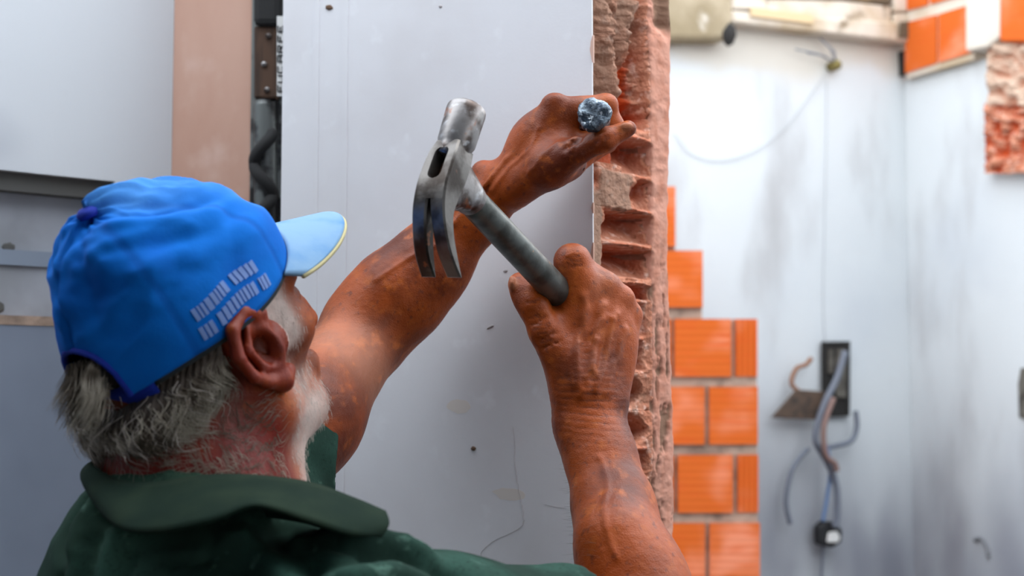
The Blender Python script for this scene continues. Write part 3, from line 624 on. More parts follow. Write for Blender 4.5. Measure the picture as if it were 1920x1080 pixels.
# ------------------------------------------------------------------ implicit surfaces (smooth unions turned into one mesh)
class SDF:
    def __init__(s): s.p = []
    def rc(s, a, b, ra, rb, k=.01, op='+'):
        s.p.append(('rc', np.array(a, float), np.array(b, float), ra, rb, k, op)); return s
    def chain(s, pts, rad, k=.01, op='+'):
        for i in range(len(pts)-1): s.rc(pts[i], pts[i+1], rad[i], rad[i+1], k, op)
        return s
    def el(s, c, rr, k=.01, op='+', fr=None):
        s.p.append(('el', np.array(c, float), np.eye(3) if fr is None else np.array(fr, float), np.array(rr, float), None, k, op)); return s
    def pl(s, c, n, k=.002, op='-'):   # half space cut: removes the side n points to
        s.p.append(('pl', np.array(c, float), np.array(n, float)/np.linalg.norm(n), 0, None, k, op)); return s
    @staticmethod
    def d(pr, X):
        if pr[0] == 'rc':
            a, b, ra, rb = pr[1], pr[2], pr[3], pr[4]; ba = b-a; l2 = ba@ba+1e-12
            pa = X-a; h = np.clip((pa@ba)/l2, 0, 1); q = pa-h[:, None]*ba
            return np.sqrt(np.einsum('ij,ij->i', q, q))-(ra+(rb-ra)*h)
        if pr[0] == 'el':
            q = (X-pr[1])@pr[2].T; r = pr[3]; k0 = np.sqrt((((q/r)**2)).sum(1)); k1 = np.sqrt((((q/(r*r))**2)).sum(1))
            return np.where(k1 > 1e-9, k0*(k0-1)/(k1+1e-12), -r.min())
        return -((X-pr[1])@pr[2])
    def ev(s, X, prims):
        f = np.full(len(X), 1.0)
        for pr in prims:
            d = s.d(pr, X); k = pr[5]
            if pr[6] == '+':
                h = np.maximum(k-np.abs(f-d), 0)/k; f = np.minimum(f, d)-h*h*k*.25
            else:
                d = -d; h = np.maximum(k-np.abs(f-d), 0)/k; f = np.maximum(f, d)+h*h*k*.25
        return f
    def mesh(s, lo, hi, hres, Bk=20, cull=True):
        lo = np.array(lo, float); dims = np.ceil((np.array(hi)-lo)/hres).astype(int); nb = np.ceil(dims/Bk).astype(int)
        hd = hres*Bk*.866; step = hres*Bk
        bi = np.stack(np.meshgrid(*[np.arange(n) for n in nb], indexing='ij'), -1).reshape(-1, 3)
        cen = lo+(bi+.5)*step
        D = np.stack([s.d(p, cen) for p in s.p], 1)
        near = np.zeros(len(cen), bool)
        for j, p in enumerate(s.p):
            if p[6] == '+': near |= D[:, j] < hd+p[5]+.004
        g = np.arange(Bk+1); I = np.stack(np.meshgrid(g, g, g, indexing='ij'), -1).reshape(-1, 3)
        big = int(max(dims))+Bk+8; keyf = lambda c: (c[..., 0].astype(np.int64)*big+c[..., 1])*big+c[..., 2]
        VK = []; VP = []; FQ = []
        corners = np.array([[a, b, c] for a in (0, 1) for b in (0, 1) for c in (0, 1)])
        edges = [(i, j) for i in range(8) for j in range(i+1, 8) if abs(corners[i]-corners[j]).sum() == 1]
        for bx in np.nonzero(near)[0]:
            pr = [p for j, p in enumerate(s.p) if not cull or D[bx, j] < hd+p[5]+.004 or (p[0] == 'el' and D[bx, j] < 2.2*hd+p[5]) or (p[0] == 'pl')]
            if not pr: continue
            base = bi[bx]*Bk; X = lo+(base+I)*hres
            f = s.ev(X, pr).reshape(Bk+1, Bk+1, Bk+1)
            if f.min() > 0 or f.max() < 0: continue
            ins = f < 0
            c8 = np.stack([f[a:a+Bk, b:b+Bk, c:c+Bk] for a, b, c in corners], -1)
            n8 = (c8 < 0).sum(-1); act = np.argwhere((n8 > 0) & (n8 < 8))
            if len(act) == 0: continue
            v8 = c8[act[:, 0], act[:, 1], act[:, 2]]; acc = np.zeros((len(act), 3)); cnt = np.zeros(len(act))
            for i, j in edges:
                a, b = v8[:, i], v8[:, j]; m = (a < 0) != (b < 0); t = np.where(m, a/(a-b+1e-15), 0)
                pt_ = corners[i]+t[:, None]*(corners[j]-corners[i]); acc += pt_*m[:, None]; cnt += m
            VP.append(lo+(base+act+acc/cnt[:, None])*hres); VK.append(keyf(base+act))
            for ax in range(3):
                sl0 = [slice(0, Bk)]*3; sl1 = [slice(0, Bk)]*3; sl1[ax] = slice(1, Bk+1)
                a = ins[tuple(sl0)]; b = ins[tuple(sl1)]; e = np.argwhere(a != b)
                if len(e) == 0: continue
                fl_ = a[e[:, 0], e[:, 1], e[:, 2]]; u, v = [(1, 2), (2, 0), (0, 1)][ax]
                eu = np.zeros(3, int); eu[u] = 1; ev_ = np.zeros(3, int); ev_[v] = 1; cb = base+e
                q = np.stack([keyf(cb-eu-ev_+0), keyf(cb-ev_), keyf(cb), keyf(cb-eu)], 1)
                q[~fl_] = q[~fl_][:, ::-1]; FQ.append(q)
        K = np.concatenate(VK); Pv = np.concatenate(VP); o = np.argsort(K); K = K[o]; Pv = Pv[o]
        F = np.concatenate(FQ); ix = np.searchsorted(K, F); ix = np.clip(ix, 0, len(K)-1); ok = (K[ix] == F).all(1)
        F = ix[ok]
        lab = np.arange(len(Pv))
        while True:
            m_ = lab[F].min(1); new = lab.copy()
            for a in range(4): np.minimum.at(new, F[:, a], m_)
            new = new[new]
            if (new == lab).all(): break
            lab = new
        big_ = np.argmax(np.bincount(lab)); F = F[lab[F[:, 0]] == big_]; used = np.zeros(len(Pv), bool); used[F.ravel()] = True
        rem = np.cumsum(used)-1; F = rem[F]; Pv = Pv[used]
        Pv = relax(Pv, F, 1)
        return Pv, F
def relax(Pv, F, it, lam=.5):
    for _ in range(it):
        acc = np.zeros_like(Pv); cnt = np.zeros(len(Pv))
        for a in range(4):
            b = (a+1) % 4
            for k in range(3):
                acc[:, k] += np.bincount(F[:, a], Pv[F[:, b], k], len(Pv))+np.bincount(F[:, b], Pv[F[:, a], k], len(Pv))
            cnt += np.bincount(F[:, a], minlength=len(Pv))+np.bincount(F[:, b], minlength=len(Pv))
        Pv = Pv*(1-lam)+lam*acc/np.maximum(cnt, 1)[:, None]
    return Pv
def normals(Pv, F):
    n = np.cross(Pv[F[:, 2]]-Pv[F[:, 0]], Pv[F[:, 3]]-Pv[F[:, 1]]); N_ = np.zeros_like(Pv)
    for a in range(4):
        for k in range(3): N_[:, k] += np.bincount(F[:, a], n[:, k], len(Pv))
    return N_/(np.linalg.norm(N_, axis=1)[:, None]+1e-12)
def gauss(X, c, r): d = X-np.array(c); return np.exp(-(d*d).sum(1)/(r*r))

# ------------------------------------------------------------------ the worker
person = thing('person', (-.2, 1.2, 0), 'older grey-haired man in blue cap and green polo shirt, both arms raised to the wall', 'person')
def U3(v): v = np.array(v, float); return v/np.linalg.norm(v)
HF = U3(rot((.62, .70, .345))); HR = U3(np.cross(HF, rot((-.25, -.27, .925)))); HU = np.cross(HR, HF)
HO = P(349, 598, 1.15)
def H(f, r, u): return HO+f*HF+r*HR+u*HU
HFR = np.stack([HF, HR, HU])
TF = V3(.78, .62, 0); TF /= np.linalg.norm(TF); TR = V3(TF[1], -TF[0], 0); TZ = V3(0, 0, 1); TFR = np.stack([TF, TR, TZ])
NB = P(385, 965, 1.15)
RS = P(640, 1195, 1.035); LS = NB-TR*.12+TF*.09+V3(0, 0, -.02)
RE = P(1236, 1225, 1.22); RW_ = P(1108, 785, 1.36)
LE = P(688, 620, 1.50); LW_ = P(940, 352, 1.485)

bd_ = SDF()
# head
bd_.el(H(-.002, 0, .02), (.084, .072, .080), .02, fr=HFR)
bd_.el(H(.045, 0, -.04), (.048, .056, .07), .03, fr=HFR)
for s in (-1, 1):
    bd_.chain([H(.005, s*.056, -.05), H(.02, s*.05, -.085), H(.07, s*.018, -.108)], [.022, .02, .019], .02)
    bd_.el(H(.062, s*.046, -.03), (.022, .02, .02), .02, fr=HFR)
    bd_.rc(H(.088, s*.008, .012), H(.07, s*.048, .014), .012, .012, .014)
bd_.rc(H(.08, -.012, -.108), H(.08, .012, -.108), .019, .019, .02)
for s in (-1, 1):
    bd_.el(H(.097, s*.031, -.012), (.016, .017, .012), .012, '-', fr=HFR)
    bd_.el(H(.079, s*.031, -.012), (.0125, .0125, .0125), .003, fr=HFR)
bd_.chain([H(.09, 0, .002), H(.108, 0, -.03), H(.115, 0, -.045)], [.008, .009, .012], .012)
for s in (-1, 1): bd_.el(H(.103, s*.012, -.048), (.010, .008, .008), .006, fr=HFR)
bd_.rc(H(.093, -.018, -.073), H(.093, .018, -.073), .009, .009, .012)
bd_.rc(H(.091, -.016, -.084), H(.091, .016, -.084), .009, .009, .010)
bd_.rc(H(.104, -.02, -.0785), H(.104, .02, -.0785), .002, .002, .004, '-')
# neck
bd_.rc(H(-.022, 0, -.06), NB+V3(0, 0, .0)+TF*.0, .062, .072, .03)
bd_.rc(H(-.058, .0, -.055), NB-TF*.025+V3(0, 0, .02), .028, .045, .04)
bd_.rc(H(.05, 0, -.09), NB+TF*.06, .022, .03, .035)
for q in ((-.05, -.055, -.098),):
    pass
# ears
def ear(s):
    e0 = H(.006, s*.074, -.026)
    ef = U3(HF*.85+HU*.36); eu = U3(HU*.93-HF*.40); er = U3(HR*s+(-HF)*.45)
    E = lambda f, u, r=0.0: e0+ef*f+eu*u+er*r
    helix = [E(.016, .004, .004), E(.020, .020, .006), E(.008, .034, .010), E(-.010, .032, .015), E(-.021, .014, .019), E(-.021, -.006, .018), E(-.013, -.022, .013), E(-.002, -.032, .009)]
    bd_.chain(helix, [.0035, .0042, .0048, .0052, .0052, .0050, .0052, .0075], .003)
    bd_.chain([E(-.002, -.034, .008), E(.008, -.032, .005)], [.0085, .0065], .006)
    bd_.el(E(-.004, .002, .005), (.019, .028, .0045), .008, fr=np.stack([ef, eu, er]))
    bd_.chain([E(.002, .022, .010), E(-.010, .010, .013), E(-.008, -.010, .013), E(.004, -.020, .009)], [.003, .0038, .0038, .004], .004)
    bd_.el(E(.005, -.002, .013), (.010, .014, .007), .004, '-', fr=np.stack([ef, eu, er]))
    bd_.el(E(.008, -.002, -.003), (.017, .020, .007), .004, fr=np.stack([ef, eu, er]))
    bd_.rc(E(.017, -.004, .006), E(.012, -.012, .008), .0055, .005, .005)
    return E
EAR = ear(1); ear(-1)
# trunk inside the shirt
bd_.el(NB-TF*.01+V3(0, 0, -.19), (.10, .165, .18), .05, fr=TFR)
bd_.chain([RS-TR*.01, NB+V3(0, 0, -.07), LS], [.05, .055, .05], .05)
# hammer arm
bd_.chain([RS, RS*.45+RE*.55, RE], [.052, .048, .040], .03)
fa = [RE, P(1186, 1085, 1.27), P(1150, 950, 1.31), P(1125, 855, 1.34), RW_]
bd_.chain(fa, [.043, .0425, .0345, .0305, .0295], .02)
bd_.rc(P(1150, 1010, 1.265), P(1205, 1120, 1.25), .03, .034, .03)
# chisel arm
bd_.chain([LS, LS*.5+LE*.5, LE], [.05, .050, .043], .03)
bd_.chain([LE, P(748, 553, 1.50), P(812, 487, 1.50), P(888, 405, 1.49), LW_], [.0465, .0475, .0395, .0285, .0265], .02)
bd_.rc(P(700, 585, 1.49), P(800, 520, 1.495), .032, .026, .03)
bd_.el(P(905, 322, 1.485), (.012, .012, .012), .012)        # ulna bump
# --- hammer hand (back towards the camera)
Y0 = 1.372
Im, Mm, Rm, Lm = P(1096, 530, 1.364), P(1134, 541, 1.370), P(1163, 562, 1.380), P(1180, 592, 1.391)
wr = [P(1085, 745, 1.355), P(1105, 745, 1.352), P(1128, 745, 1.354), P(1146, 748, 1.36)]
for a, b, r0, r1 in zip(wr, (Im, Mm, Rm, Lm), (.017, .018, .018, .016), (.0145, .0135, .013, .012)):
    bd_.rc(a, b, r0, r1, .014)
bd_.el(P(1100, 655, 1.372), (.040, .016, .046), .02)
bd_.chain([P(1098, 790, 1.355), P(1095, 740, 1.36)], [.03, .026], .02)
for m_, r in ((Im, .0115), (Mm, .012), (Rm, .0115), (Lm, .0105)): bd_.el(m_+V3(0, -.004, .0), (r, r, r), .008)
for a, b in zip((P(1100, 730, 1.335), P(1108, 730, 1.334), P(1122, 730, 1.335), P(1136, 732, 1.34)), (P(1102, 560, 1.357), P(1133, 570, 1.358), P(1159, 588, 1.366), P(1178, 614, 1.378))):
    bd_.rc(a-V3(0, .003, 0), b-V3(0, .003, 0), .0022, .0032, .005)                         # tendons
def vein(pts, r=.0022): bd_.chain([p-V3(0, .002, 0) for p in pts], [r]*len(pts), .004)
vein([P(1118, 745, 1.334), P(1112, 690, 1.337), P(1120, 640, 1.345), P(1147, 600, 1.356)])
vein([P(1083, 720, 1.338), P(1078, 670, 1.343), P(1090, 620, 1.350)])
vein([P(1150, 700, 1.345), P(1160, 650, 1.356), P(1172, 620, 1.366)], .0014)
fing = [[Im, P(1072, 490, 1.362), P(1070, 500, 1.405), P(1072, 560, 1.428)], [Mm, P(1118, 542, 1.425), P(1096, 570, 1.445), P(1108, 600, 1.440)],
        [Rm, P(1148, 578, 1.432), P(1130, 610, 1.452), P(1136, 640, 1.450)], [Lm, P(1168, 616, 1.440), P(1150, 655, 1.458), P(1152, 672, 1.452)]]
for i, f_ in enumerate(fing):
    r = (.0128, .0125, .0118, .0105)[i]
    bd_.chain(f_, [r*1.08, r*(1.14 if i == 0 else 1.05), r*.92, r*.8], .004)
bd_.el(P(1073, 484, 1.366), (.0165, .0135, .0130), .006)
bd_.rc(P(1075, 492, 1.362), P(1094, 545, 1.362), .0160, .0165, .006)
bd_.rc(P(1092, 504, 1.376), P(1134, 536, 1.374), .0125, .0135, .008)
bd_.rc(P(1072, 505, 1.365), P(1076, 600, 1.362), .0130, .0140, .010)
bd_.el(P(1078, 482, 1.352), (.009, .0035, .006), .004)
bd_.chain([P(1044, 580, 1.352), P(1040, 612, 1.342), P(1026, 650, 1.336)], [.0035, .003, .0015], .006, '-')
# thumb
T0, T1, T2, T3 = P(1078, 715, 1.352), P(1022, 622, 1.350), P(1000, 573, 1.352), P(975, 533, 1.362)
bd_.chain([T0, T1], [.021, .0155], .018)
bd_.chain([T1, T2, T3], [.0150, .0148, .0118], .005)
bd_.el(P(985, 552, 1.356), (.012, .0115, .014), .008)
bd_.el(P(1062, 620, 1.368), (.022, .014, .026), .014)        # web
for (x, y, y2, r) in ((1020, 640, 628, .0011), (1012, 606, 600, .0011), (1008, 598, 590, .0011), (1003, 588, 580, .001), (1026, 654, 646, .001)):
    bd_.rc(P(x-26, y+6, 1.338), P(x+24, y2-6, 1.336), r, r, .003, '-')
nailR = P(966, 531, 1.350)
bd_.el(nailR+V3(-.003, 0, 0), (.0035, .006, .008), .002)
# --- chisel hand (thumb side towards the camera)
Im2, Mm2, Rm2, Lm2 = P(1040, 206, 1.432), P(1036, 212, 1.456), P(1040, 226, 1.478), P(1050, 246, 1.496)
wl2 = [P(950, 338, 1.468), P(948, 340, 1.482), P(952, 350, 1.496), P(962, 362, 1.50)]
for a, b, r0, r1 in zip(wl2, (Im2, Mm2, Rm2, Lm2), (.019, .019, .018, .017), (.0145, .0135, .0125, .0115)):
    bd_.rc(a, b, r0, r1, .012)
bd_.el(P(1012, 268, 1.462), (.030, .022, .030), .02)
f2 = [[Im2, P(1132, 199, 1.434), P(1150, 236, 1.436), P(1112, 262, 1.430)], [Mm2, P(1132, 204, 1.456), P(1150, 244, 1.460), P(1112, 268, 1.454)],
      [Rm2, P(1130, 216, 1.478), P(1146, 254, 1.480), P(1110, 280, 1.472)], [Lm2, P(1126, 236, 1.496), P(1140, 270, 1.498), P(1096, 300, 1.484), P(1088, 312, 1.478)]]
for i, f_ in enumerate(f2):
    r = (.0118, .0115, .0108, .0095)[i]
    bd_.chain(f_, [r*1.1, r, r*.92, r*.82, r*.7][:len(f_)], .004)
bd_.el(P(1040, 190, 1.428), (.011, .011, .008), .007)
bd_.el(P(1140, 196, 1.430), (.010, .010, .010), .006)
# thumb
S0, S1, S2, S3 = P(965, 352, 1.462), P(1082, 283, 1.402), P(1134, 262, 1.392), P(1178, 241, 1.396)
bd_.chain([S0, P(1030, 312, 1.425), S1], [.022, .020, .0145], .014)
bd_.chain([S1, S2, S3], [.0122, .0118, .0082], .005)
bd_.el(P(1035, 262, 1.440), (.028, .020, .026), .02)         # muscle between thumb and index
bd_.el(P(1050, 310, 1.448), (.026, .022, .017), .02)
bd_.chain([P(1096, 238, 1.400), P(1082, 262, 1.392), P(1060, 280, 1.394)], [.0045, .0035, .0015], .005, '-')
bd_.rc(P(1066, 262, 1.398), P(1078, 292, 1.394), .0012, .0012, .004, '-')
nailL = P(1175, 237, 1.386)
bd_.el(nailL, (.007, .003, .0045), .0015)
vein([P(905, 352, 1.457), P(950, 300, 1.447), P(985, 270, 1.438), P(1010, 232, 1.434)])
vein([P(960, 330, 1.446), P(1000, 300, 1.432), P(1035, 285, 1.419)])
vein([P(800, 450, 1.465), P(850, 420, 1.462), P(900, 372, 1.461)])
BV, BF = bd_.mesh((-.50, .88, 1.15), (.30, 1.66, 1.95), .0021)
bn_ = normals(BV, BF)
fine = fbm(BV*V3(1, 1, 1)*260, 3); BV = BV+bn_*(fine*.00025)[:, None]
def seg_t(X, a, b):
    a = np.array(a); b = np.array(b); ba = b-a; h = np.clip(((X-a)@ba)/(ba@ba+1e-12), 0, 1); return h, np.linalg.norm(X-a-h[:, None]*ba, axis=1)
loc = (BV-HO)@HFR.T                                            # head-local f, r, u
headm = (np.abs(loc[:, 0]) < .14) & (np.abs(loc[:, 1]) < .11) & (loc[:, 2] > -.24) & (loc[:, 2] < .13)
red = np.zeros(len(BV)); stub = np.zeros(len(BV)); pale = np.zeros(len(BV)); crease = np.zeros(len(BV)); nail = np.zeros(len(BV))
f_, r_, u_ = loc.T
ns = fbm(BV*60, 4)
red[headm] = (np.clip((-.045-u_)/.05, 0, 1)*np.clip((.03-f_)/.03, 0, 1)*1.0)[headm]
eh = np.linalg.norm((BV-EAR(-.002, 0, .008))*1.0, axis=1); red = np.maximum(red, np.clip((.042-eh)/.012, 0, 1)*.62*(r_ > .066))
red = np.clip(red+.15*ns*(red > .05), 0, 1)
beard = .5*np.exp(-((f_-.034)/.022)**2)*sm(-.02, -.045, u_)+.6*np.exp(-((f_-.07)/.03)**2)*sm(-.055, -.075, u_)+.6*sm(-.085, -.10, u_)*np.exp(-((f_-.06)/.035)**2)
stub = np.where(headm, np.clip(.8*beard*1.0+.25*ns, 0, 1)*.85*sm(-.21, -.17, u_), 0)*(np.abs(r_) < .09)
stub *= 1-np.clip((.05-eh)/.012, 0, 1)*(r_ > .066)
side = np.exp(-((f_-.040)/.016)**2)*sm(-.05, -.03, u_)*sm(.05, .04, u_)*(np.abs(r_) > .03); stub = np.where(headm, np.maximum(stub, side*1.5*(f_ > .024)*(eh > .030)), stub)
stub *= 1-(eh < .040)*(f_ < .026)
stub *= 1-(eh < .030)
earhole = gauss(BV, EAR(.006, -.002, -.002), .013)*(r_ > 0); red = np.clip(np.where((eh < .04) & (r_ > .058), np.maximum(red, .6), red), 0, 1)
pale = np.clip(gauss(BV, P(632, 705, 1.45), .055)*1.0, 0, 1)*(~headm)+gauss(BV, P(1000, 300, 1.425), .006)*.9+gauss(BV, P(1066, 470, 1.375), .012)*.5+gauss(BV, P(1120, 540, 1.36), .02)*.35+gauss(BV, P(1110, 190, 1.42), .02)*.35
pale = np.clip(pale, 0, 1)
wv = BV[:, 2]*1.0+.10*BV[:, 0]+.0022*fbm(BV*V3(30, 30, 60), 3)
wrk = np.clip(np.sin(wv*2*math.pi/.0062)-.45, 0, 1)*gauss(BV, P(1105, 752, 1.335), .045)
crease = np.clip(earhole*1.3+wrk*1.5+gauss(BV, P(1046, 592, 1.37), .012)*.8+gauss(BV, P(1100, 262, 1.40), .014)*.5, 0, 1)  # shading of folds and ear hollow painted into the skin colour
nail = np.clip(gauss(BV, nailR+V3(-.003, -.003, 0), .0075)*1.8-.4, 0, 1)+np.clip(gauss(BV, nailL+V3(0, -.003, 0), .0075)*1.8-.4, 0, 1)
BV = BV-bn_*(wrk*.0009)[:, None]
def bulge(pts, amp, wd):
    global BV
    a = np.zeros(len(BV))
    for i in range(len(pts)-1):
        h_, d_ = seg_t(BV, pts[i], pts[i+1]); a = np.maximum(a, np.exp(-(d_/wd)**2))
    BV = BV+bn_*(a*amp)[:, None]; return a
def surf(pts):                                                # pull guide points onto the skin that faces the viewer
    out = []
    for p in catmull(pts, 5):
        d_ = p-V3(0, 0, CAMZ); d_ /= np.linalg.norm(d_); rel = BV-V3(0, 0, CAMZ); al = rel@d_; off = np.linalg.norm(rel-al[:, None]*d_, axis=1)
        c_ = (off < .004)
        out.append(BV[c_][np.argmin(al[c_])] if c_.any() else p)
    return out
tl = []
for q in ([P(1084, 738, 1.3), P(1088, 650, 1.3), P(1100, 560, 1.3)], [P(1104, 735, 1.3), P(1118, 650, 1.3), P(1136, 568, 1.3)], [P(1124, 735, 1.3), P(1143, 655, 1.3), P(1162, 588, 1.3)], [P(1142, 735, 1.3), P(1162, 670, 1.3), P(1180, 618, 1.3)]):
    tl.append(bulge(surf(q), .0027, .0040))
for q in ([P(1122, 700, 1.3), P(1108, 650, 1.3), P(1122, 610, 1.3), P(1148, 590, 1.3)], [P(1070, 730, 1.3), P(1062, 680, 1.3), P(1078, 640, 1.3)], [P(1120, 850, 1.3), P(1135, 900, 1.3), P(1130, 960, 1.3), P(1150, 1040, 1.3)],
          [P(915, 360, 1.3), P(950, 310, 1.3), P(985, 280, 1.3), P(1005, 235, 1.3)], [P(985, 330, 1.3), P(1010, 290, 1.3), P(1042, 262, 1.3)], [P(700, 520, 1.3), P(780, 470, 1.3), P(850, 440, 1.3)]):
    bulge(surf(q), .0013, .0030)
tsum = np.clip(sum(tl), 0, 1)
hb_ = gauss(BV, P(1130, 640, 1.345), .055)
crease = np.clip(crease+hb_*(1-tsum)*.45*np.clip(.5+ns, 0, 1), 0, 1); pale = np.clip(pale+tsum*.22*hb_, 0, 1)  # tendon shading painted in: darker between, paler along the ridges
for (x0, y0, x1, y1) in ((985, 598, 1030, 590), (990, 606, 1032, 600), (994, 616, 1034, 610), (1002, 630, 1032, 622), (1008, 645, 1036, 636), (1054, 482, 1092, 474), (1056, 490, 1094, 484), (1058, 500, 1098, 492), (978, 566, 1016, 558)):
    crease = np.clip(crease+.5*bulge(surf([P(x0, y0, 1.3), P((x0+x1)/2, (y0+y1)/2-2, 1.3), P(x1, y1, 1.3)]), -.0010, .0012), 0, 1)
for (x0, y0, x1, y1) in ((1100, 290, 1112, 262), (1106, 286, 1118, 262), (1134, 276, 1140, 250), (1140, 272, 1146, 250), (1070, 296, 1078, 258)):
    crease = np.clip(crease+.5*bulge(surf([P(x0, y0, 1.3), P((x0+x1)/2, (y0+y1)/2, 1.3), P(x1, y1, 1.3)]), -.0009, .0011), 0, 1)
body = newmesh('body', BV, BF, M['skin'], person, True, {'red': red, 'stubble': stub, 'pale': pale, 'crease': crease, 'nail': np.clip(nail, 0, 1)})

# ------------------------------------------------------------------ hair
CT = math.radians(12); CF = HF*math.cos(CT)+HU*math.sin(CT); CU = HU*math.cos(CT)-HF*math.sin(CT); CO = H(.000, 0, .014)
BACKD = .036
def rim_z(ph): return .010*np.cos(2*ph)-BACKD*np.exp(-((np.abs(ph)-math.pi)/.85)**2)
hb = SDF()
hb.el(H(-.036, 0, -.008), (.072, .078, .072), .02, fr=HFR)
hb.el(H(-.060, 0, -.048), (.044, .056, .042), .03, fr=HFR)
hb.rc(H(-.070, -.028, -.068), H(-.070, .028, -.068), .026, .026, .02)
hb.el(H(.024, -.078, .002), (.014, .005, .024), .01, fr=HFR)
hb.pl(H(0, 0, .045), HU, .004)
hb.el(EAR(-.004, 0, .006), (.024, .030, .036), .006, '-', fr=np.stack([U3(HF*.85+HU*.36), HR, U3(HU*.93-HF*.40)]))
HV, HFc = hb.mesh(HO-.2, HO+.2, .0035)
hcl = HV-CO; hx, hy, hz = hcl@CF, hcl@HR, hcl@CU; hrim = hz-rim_z(np.arctan2(hy, hx))
rho = np.sqrt((hx/np.where(hx > 0, .100, .104))**2+(hy/.086)**2); tgt = .90*np.clip(1-np.clip(hrim-.01, 0, 1)*3, .6, 1)
kk_ = np.clip((hrim+.014)/.010, 0, 1); sc_ = np.where(rho > tgt, 1-kk_*(1-tgt/np.maximum(rho, 1e-6)), 1)
HV = CO+np.outer(hx*sc_, CF)+np.outer(hy*sc_, HR)+np.outer(hz, CU)
HFc = HFc[~(hrim[HFc] > .03).any(1)]
hn = normals(HV, HFc); hl = (HV-HO)@HFR.T
HV = HV+hn*(.0022*fbm(np.stack([hl[:, 0]*70+hl[:, 2]*60, hl[:, 1]*60, hl[:, 2]*22], 1), 3))[:, None]
hair = newmesh('hair', HV, HFc, M['hairbase'], person, True)
def strands(name, roots, nrm_, flow, n, length, w0, m, parent, lift=.25, curl=1.0, steps=7, seed=1):
    rg_ = np.random.default_rng(seed); k_ = rg_.integers(0, len(roots), n); p = roots[k_]+rg_.normal(0, .0012, (n, 3)); nn = nrm_[k_]
    L = length*(0.45+.75*rg_.random(n)); d = flow(p, nn); d += rg_.normal(0, .16, d.shape); ph = fbm(p*22+seed, 2)*6
    pts = [p]; 
    for s in range(steps):
        t = s/steps; d = d/(np.linalg.norm(d, axis=1)[:, None]+1e-9)
        fl2 = flow(pts[-1], nn); side = np.cross(nn, fl2)
        d = d*.7+fl2*.35+side*(curl*.45*np.sin(ph+t*5.0))[:, None]+nn*(lift*(.22-t*.35))
        d = d/(np.linalg.norm(d, axis=1)[:, None]+1e-9); pts.append(pts[-1]+d*(L/steps)[:, None])
    pts = np.stack(pts, 1); V_ = []; S = steps+1
    tan = np.gradient(pts, axis=1); a = np.cross(tan, nn[:, None, :]); a /= np.linalg.norm(a, axis=2)[..., None]+1e-9
    b = np.broadcast_to(nn[:, None, :], a.shape); wd = w0*(1-.8*np.linspace(0, 1, S))[None, :, None]
    v = np.stack([pts+a*wd, pts-a*wd*.5+b*wd*.8, pts-a*wd*.5-b*wd*.8], 2)      # n,S,3,3
    v = v.reshape(n, S*3, 3); f = []
    for s in range(steps):
        for c in range(3): f.append([s*3+c, s*3+(c+1) % 3, s*3+3+(c+1) % 3, s*3+3+c])
    f = np.array(f)[None]+(np.arange(n)*S*3)[:, None, None]
    o = newmesh(name, v.reshape(-1, 3), f.reshape(-1, 4), m, parent, True); o['kind'] = 'stuff'; return o
def hflow(p, nn):
    l = (p-HO)@HFR.T; base = -HU*.75-HF*.25; ph = fbm(p*16, 2)[:, None]
    d = base+np.outer(np.clip((l[:, 0]+.03)/.05, -1, 1)*.5, HF)*(-.2)+ph*np.cross(nn, HU)*1.3
    d = d+np.outer(np.clip((-.055-l[:, 2])/.03, 0, 1), HF*.9+HR*.0)
    return d-(d*nn).sum(1)[:, None]*nn*.9
hcl = HV-CO; rimz = hcl@CU-rim_z(np.arctan2(hcl@HR, hcl@CF)); vis = rimz < -.009
strands('hair_strands', HV[vis], hn[vis], hflow, 6500, .030, .00042, M['hair'], hair, seed=2, curl=2.0)
vis2 = (hl[:, 2] < -.02) & (hl[:, 0] < -.05)
strands('hair_strands', HV[vis2], hn[vis2], hflow, 500, .036, .0005, M['beard'], hair, lift=.3, curl=2.2, seed=5)
# nape fuzz and beard grown straight from the skin
nap = headm & (u_ < -.06) & (u_ > -.175) & (f_ < .0) & (f_ > -.14)
strands('nape_hair', BV[nap], bn_[nap], hflow, 2200, .022, .00030, M['hair'], hair, lift=.5, curl=2.0, seed=9)
bm2 = headm & (stub > .25)
bfl = lambda p, nn: (lambda d: d-(d*nn).sum(1)[:, None]*nn*.6)(np.broadcast_to(-HU*.8-HF*.2, p.shape).copy())
strands('beard', BV[bm2], bn_[bm2], bfl, 3600, .0060, .00022, M['beard'], person, lift=1.2, curl=.4, steps=3, seed=4)
h1, d1 = seg_t(BV, P(1150, 950, 1.31), P(1195, 1110, 1.26)); am = (d1 < .06) & (BV[:, 0] < .105) & (h1 < .999)
dirA = U3(RW_-RE)
afl = lambda p, nn: np.broadcast_to(-dirA*.2+V3(-.9, 0, .1), p.shape).copy()
sil = am & (bn_[:, 0] < -.45) & (BV[:, 2] < P(1100, 850, 1.33)[2])
strands('arm_hair', BV[sil], bn_[sil], afl, 150, .010, .00013, M['armhair'], person, lift=.4, curl=1.0, steps=4, seed=6)
# tuft through the cap's rear opening
tr = np.array([H(-.100+random.uniform(-.006, .004), random.uniform(-.018, .024), random.uniform(-.020, .004)) for _ in range(260)])
tfl = lambda p, nn: np.broadcast_to(-HF*.55-HU*.75, p.shape).copy()
strands('hair_tuft', tr, np.broadcast_to(-HF, tr.shape), tfl, 700, .034, .0005, M['hair'], hair, lift=.6, curl=1.2, seed=8)

